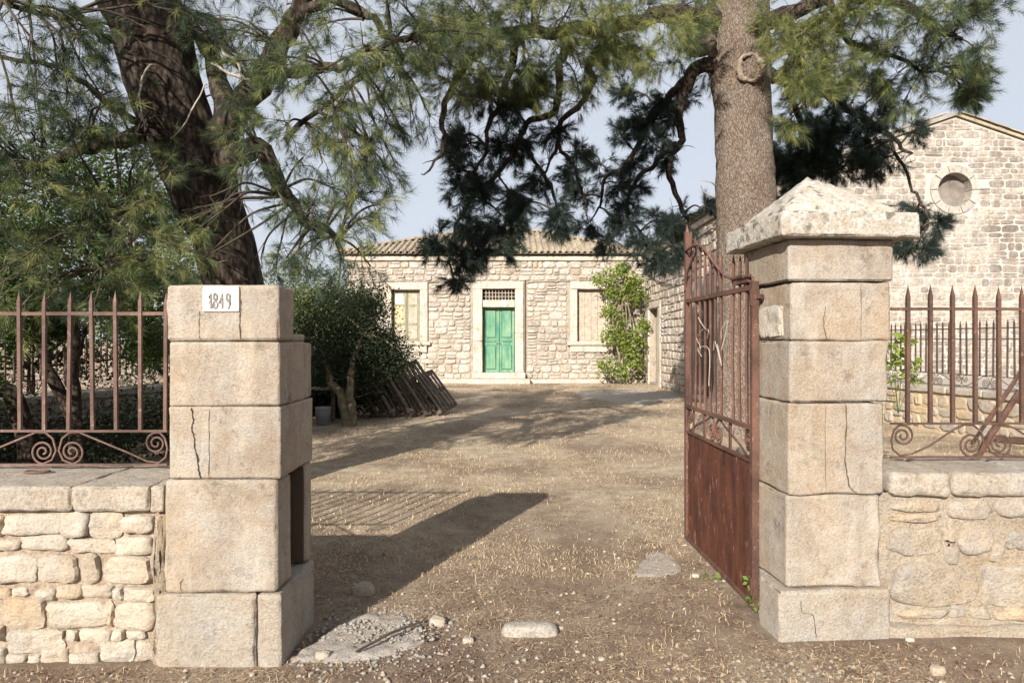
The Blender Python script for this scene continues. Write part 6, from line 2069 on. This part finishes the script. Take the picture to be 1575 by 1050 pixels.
def keep_mask(Xx, Y, cpk=.93):
    k = np.ones(len(Xx), bool)
    k &= ~((Xx < -1.12) & (Y > 3.33) & (Y < 3.98))           # left pillar and wall
    k &= ~((Xx > 1.36) & (Y > 3.60) & (Y < 4.30))
    k &= ~((Xx > XW0 - .05) & (Y > 16.3)) & ~(Y > 26.0)
    xl = -7.45 + (Y - 4.9) * (2.05 / 10.9)
    k &= ~((np.abs(Xx - xl + .2) < .3) & (Y > 4.2))
    xr_ = 8.47 - (Y - 4.9) * (1.42 / 11.45)
    k &= ~((np.abs(Xx - xr_ - .2) < .3) & (Y > 4.2))
    k &= ~((np.abs(Xx - cxs) < .15) & (np.abs(Y - cys) < .07))
    cp = (np.abs(Xx + .72) < .36) & (np.abs(Y - 3.75) < .17)
    k &= ~(cp & (rng.random(len(Xx)) < cpk))
    return k


def blades(name, n, y0, y1, pw, h, lean, wd, mat, label_kind='stuff', flat=False, tint=(.5, .22), patch=None):
    Xx, Y = scatter_view(n, y0, y1, pw, rng)
    k = keep_mask(Xx, Y)
    if patch is not None:
        pn = np.array([noise.noise(Vector((a * patch[0], b_ * patch[0], 8))) for a, b_ in zip(Xx, Y)])
        k &= (rng.random(len(Xx)) < np.clip(.5 + pn * patch[1] + patch[2], 0, 1))
    Xx, Y = Xx[k], Y[k]; n = len(Xx)
    Z = np.array([gz(a, b_) for a, b_ in zip(Xx, Y)])
    sc = 1 + np.clip((Y - 4) * .05, 0, .9)                   # coarser tussocks farther in, where it grew longer
    L = h * rng.uniform(.35, 1.3, n) * sc
    az = rng.uniform(0, 2 * np.pi, n)
    el = np.clip(rng.normal(lean, .35, n), .02, 1.5) if not flat else np.abs(rng.normal(0, .12, n))
    d = np.stack([np.cos(az) * np.cos(el), np.sin(az) * np.cos(el), np.sin(el)], 1)
    s_ = np.stack([-np.sin(az), np.cos(az), rng.normal(0, .3, n)], 1)
    w = (wd * rng.uniform(.6, 1.4, n) * (1 + np.clip((Y - 4) * .14, 0, 3)))[:, None]
    b0 = np.stack([Xx, Y, Z + (.004 + rng.random(n) * .012 if flat else -.004)], 1)
    mid = b0 + d * (L * .55)[:, None] + np.stack([rng.normal(0, .12, n) * L, rng.normal(0, .12, n) * L, (.06 * L)], 1)
    tip = b0 + d * L[:, None]
    tip[:, 2] = np.maximum(tip[:, 2] - (L * .10), Z + .003)
    V = np.stack([b0 - s_ * w * .5, b0 + s_ * w * .5, mid + s_ * w * .4, mid - s_ * w * .4, tip], 1).reshape(-1, 3)
    i = np.arange(n) * 5
    T_ = np.concatenate([np.stack([i, i + 1, i + 2], 1), np.stack([i, i + 2, i + 3], 1), np.stack([i + 3, i + 2, i + 4], 1)])
    tt = np.clip(np.repeat(rng.normal(tint[0], tint[1], n), 5), 0, 1)
    o = fast_part(name, V, T_, M[mat], None, tint=tt, kind='stuff')
    return o


tagset(blades('dry_grass', 190000, 4.6, 26, 1.15, .038, .65, .0030, 'straw', tint=(.66, .22), patch=(.9, 1.9, .08)), 'short dry straw coloured grass all over the yard', 'dry grass')
tagset(blades('straw_litter', 100000, 2.7, 11, 1.6, .045, 0, .0016, 'straw', flat=True, tint=(.45, .28), patch=(1.1, 1.4, .15)), 'dry straw and pine needle litter on the ground of the gateway', 'straw litter')
tagset(blades('grass_tufts', 14000, 2.8, 7, 1.3, .045, .9, .0030, 'straw', tint=(.45, .25), patch=(1.6, 1.6, -.1)), 'sparse dry grass tufts in the gateway', 'dry grass')


def pebbles(name, n, fn, size, mat, label):
    base = [(1, 0, 0), (-1, 0, 0), (0, 1, 0), (0, -1, 0), (0, 0, 1), (0, 0, -1)]
    fc = [(0, 2, 4), (2, 1, 4), (1, 3, 4), (3, 0, 4), (2, 0, 5), (1, 2, 5), (3, 1, 5), (0, 3, 5)]
    b = np.array(base, float); f = np.array(fc)
    Xx, Y = fn(n); k = keep_mask(Xx, Y, .35); Xx, Y = Xx[k], Y[k]; n = len(Xx)
    s_ = size * (.35 + rng.random(n) ** 4 * 1.9)
    az = rng.uniform(0, 2 * np.pi, n)
    v = b[None] * s_[:, None, None] * rng.uniform(.6, 1.2, (n, 6, 3)); v[..., 2] *= .6
    ca, sa = np.cos(az)[:, None], np.sin(az)[:, None]
    x = v[..., 0] * ca - v[..., 1] * sa; y = v[..., 0] * sa + v[..., 1] * ca
    Z = np.array([gz(a, b_) for a, b_ in zip(Xx, Y)]) + np.where((np.abs(Xx + .72) < .33) & (np.abs(Y - 3.75) < .15), .018, 0)
    V = np.stack([x + Xx[:, None], y + Y[:, None], v[..., 2] + Z[:, None] + s_[:, None] * .2], -1).reshape(-1, 3)
    T_ = (f[None] + (np.arange(n) * 6)[:, None, None]).reshape(-1, 3)
    tagset(fast_part(name, V, T_, M[mat], None, tint=np.repeat(rng.random(n), 6), kind='stuff'), label, 'gravel')


pebbles('gravel', 3800, lambda n: scatter_view(n, 2.75, 9, 1.8, rng), .0095, 'rubble', 'small pale stones strewn over the gateway')
pebbles('gravel', 2600, lambda n: (rng.normal(-.75, .22, n), rng.normal(3.72, .20, n)), .009, 'concrete', 'grey gravel round the broken concrete patch')
pebbles('gravel', 1500, lambda n: (rng.normal(1.35, .45, n), rng.normal(3.2, .22, n)), .009, 'rubble_grey', 'gravel in front of the right pillar foot')

def flakes(name, n, y0, y1, pw, size, mat, label, tint, tsd):
    Xx, Y = scatter_view(n, y0, y1, pw, rng)
    k = keep_mask(Xx, Y)
    pn = np.array([noise.noise(Vector((a * 1.3, b_ * 1.3, 18))) for a, b_ in zip(Xx, Y)])
    k &= rng.random(len(Xx)) < np.clip(.55 + pn * 1.5, .08, 1)
    Xx, Y = Xx[k], Y[k]; n = len(Xx)
    Z = np.array([gz(a, b_) for a, b_ in zip(Xx, Y)])
    az = rng.uniform(0, 2 * np.pi, n); L = size * rng.uniform(.4, 1.5, n); w = L * rng.uniform(.15, .6, n)
    c = np.stack([Xx, Y, Z + .003 + rng.random(n) * .010], 1)
    d = np.stack([np.cos(az), np.sin(az), rng.normal(0, .35, n)], 1) * L[:, None]
    e = np.stack([-np.sin(az), np.cos(az), rng.normal(0, .6, n)], 1) * w[:, None]
    V = np.stack([c - d, c + e, c + d, c - e * rng.uniform(.2, 1, (n, 1))], 1).reshape(-1, 3)
    i = np.arange(n) * 4
    T_ = np.concatenate([np.stack([i, i + 1, i + 2], 1), np.stack([i, i + 2, i + 3], 1)])
    tagset(fast_part(name, V, T_, M[mat], None, tint=np.clip(np.repeat(rng.normal(tint, tsd, n), 4), 0, 1), kind='stuff'), label, 'litter')


flakes('leaf_litter', 45000, 2.7, 12, 1.7, .009, 'litter', 'brown leaf scraps and bark bits strewn over the gateway earth', .4, .3)

# far field trees seen under the left pine
for i, (x, y, r, lab) in enumerate(((-34, 62, 3.2, 'distant dark tree clump at the far left behind the railing'), (-26, 70, 2.6, 'distant low tree seen between the left stems'), (-19, 60, 2.2, 'distant round tree seen just left of the left pillar'))):
    leafy_tree('distant_tree', lab, 'tree', (x, y, 0), [([(x, y, 0), (x, y, r * .8)], [.25, .12])], [((x - r * .5, y, r), r * .6), ((x + r * .5, y, r), r * .6), ((x, y, r * 1.4), r * .6)], 40, 16, .35, .5, M['olive'], M['bark_dark'], .6, group='trees beyond the field')
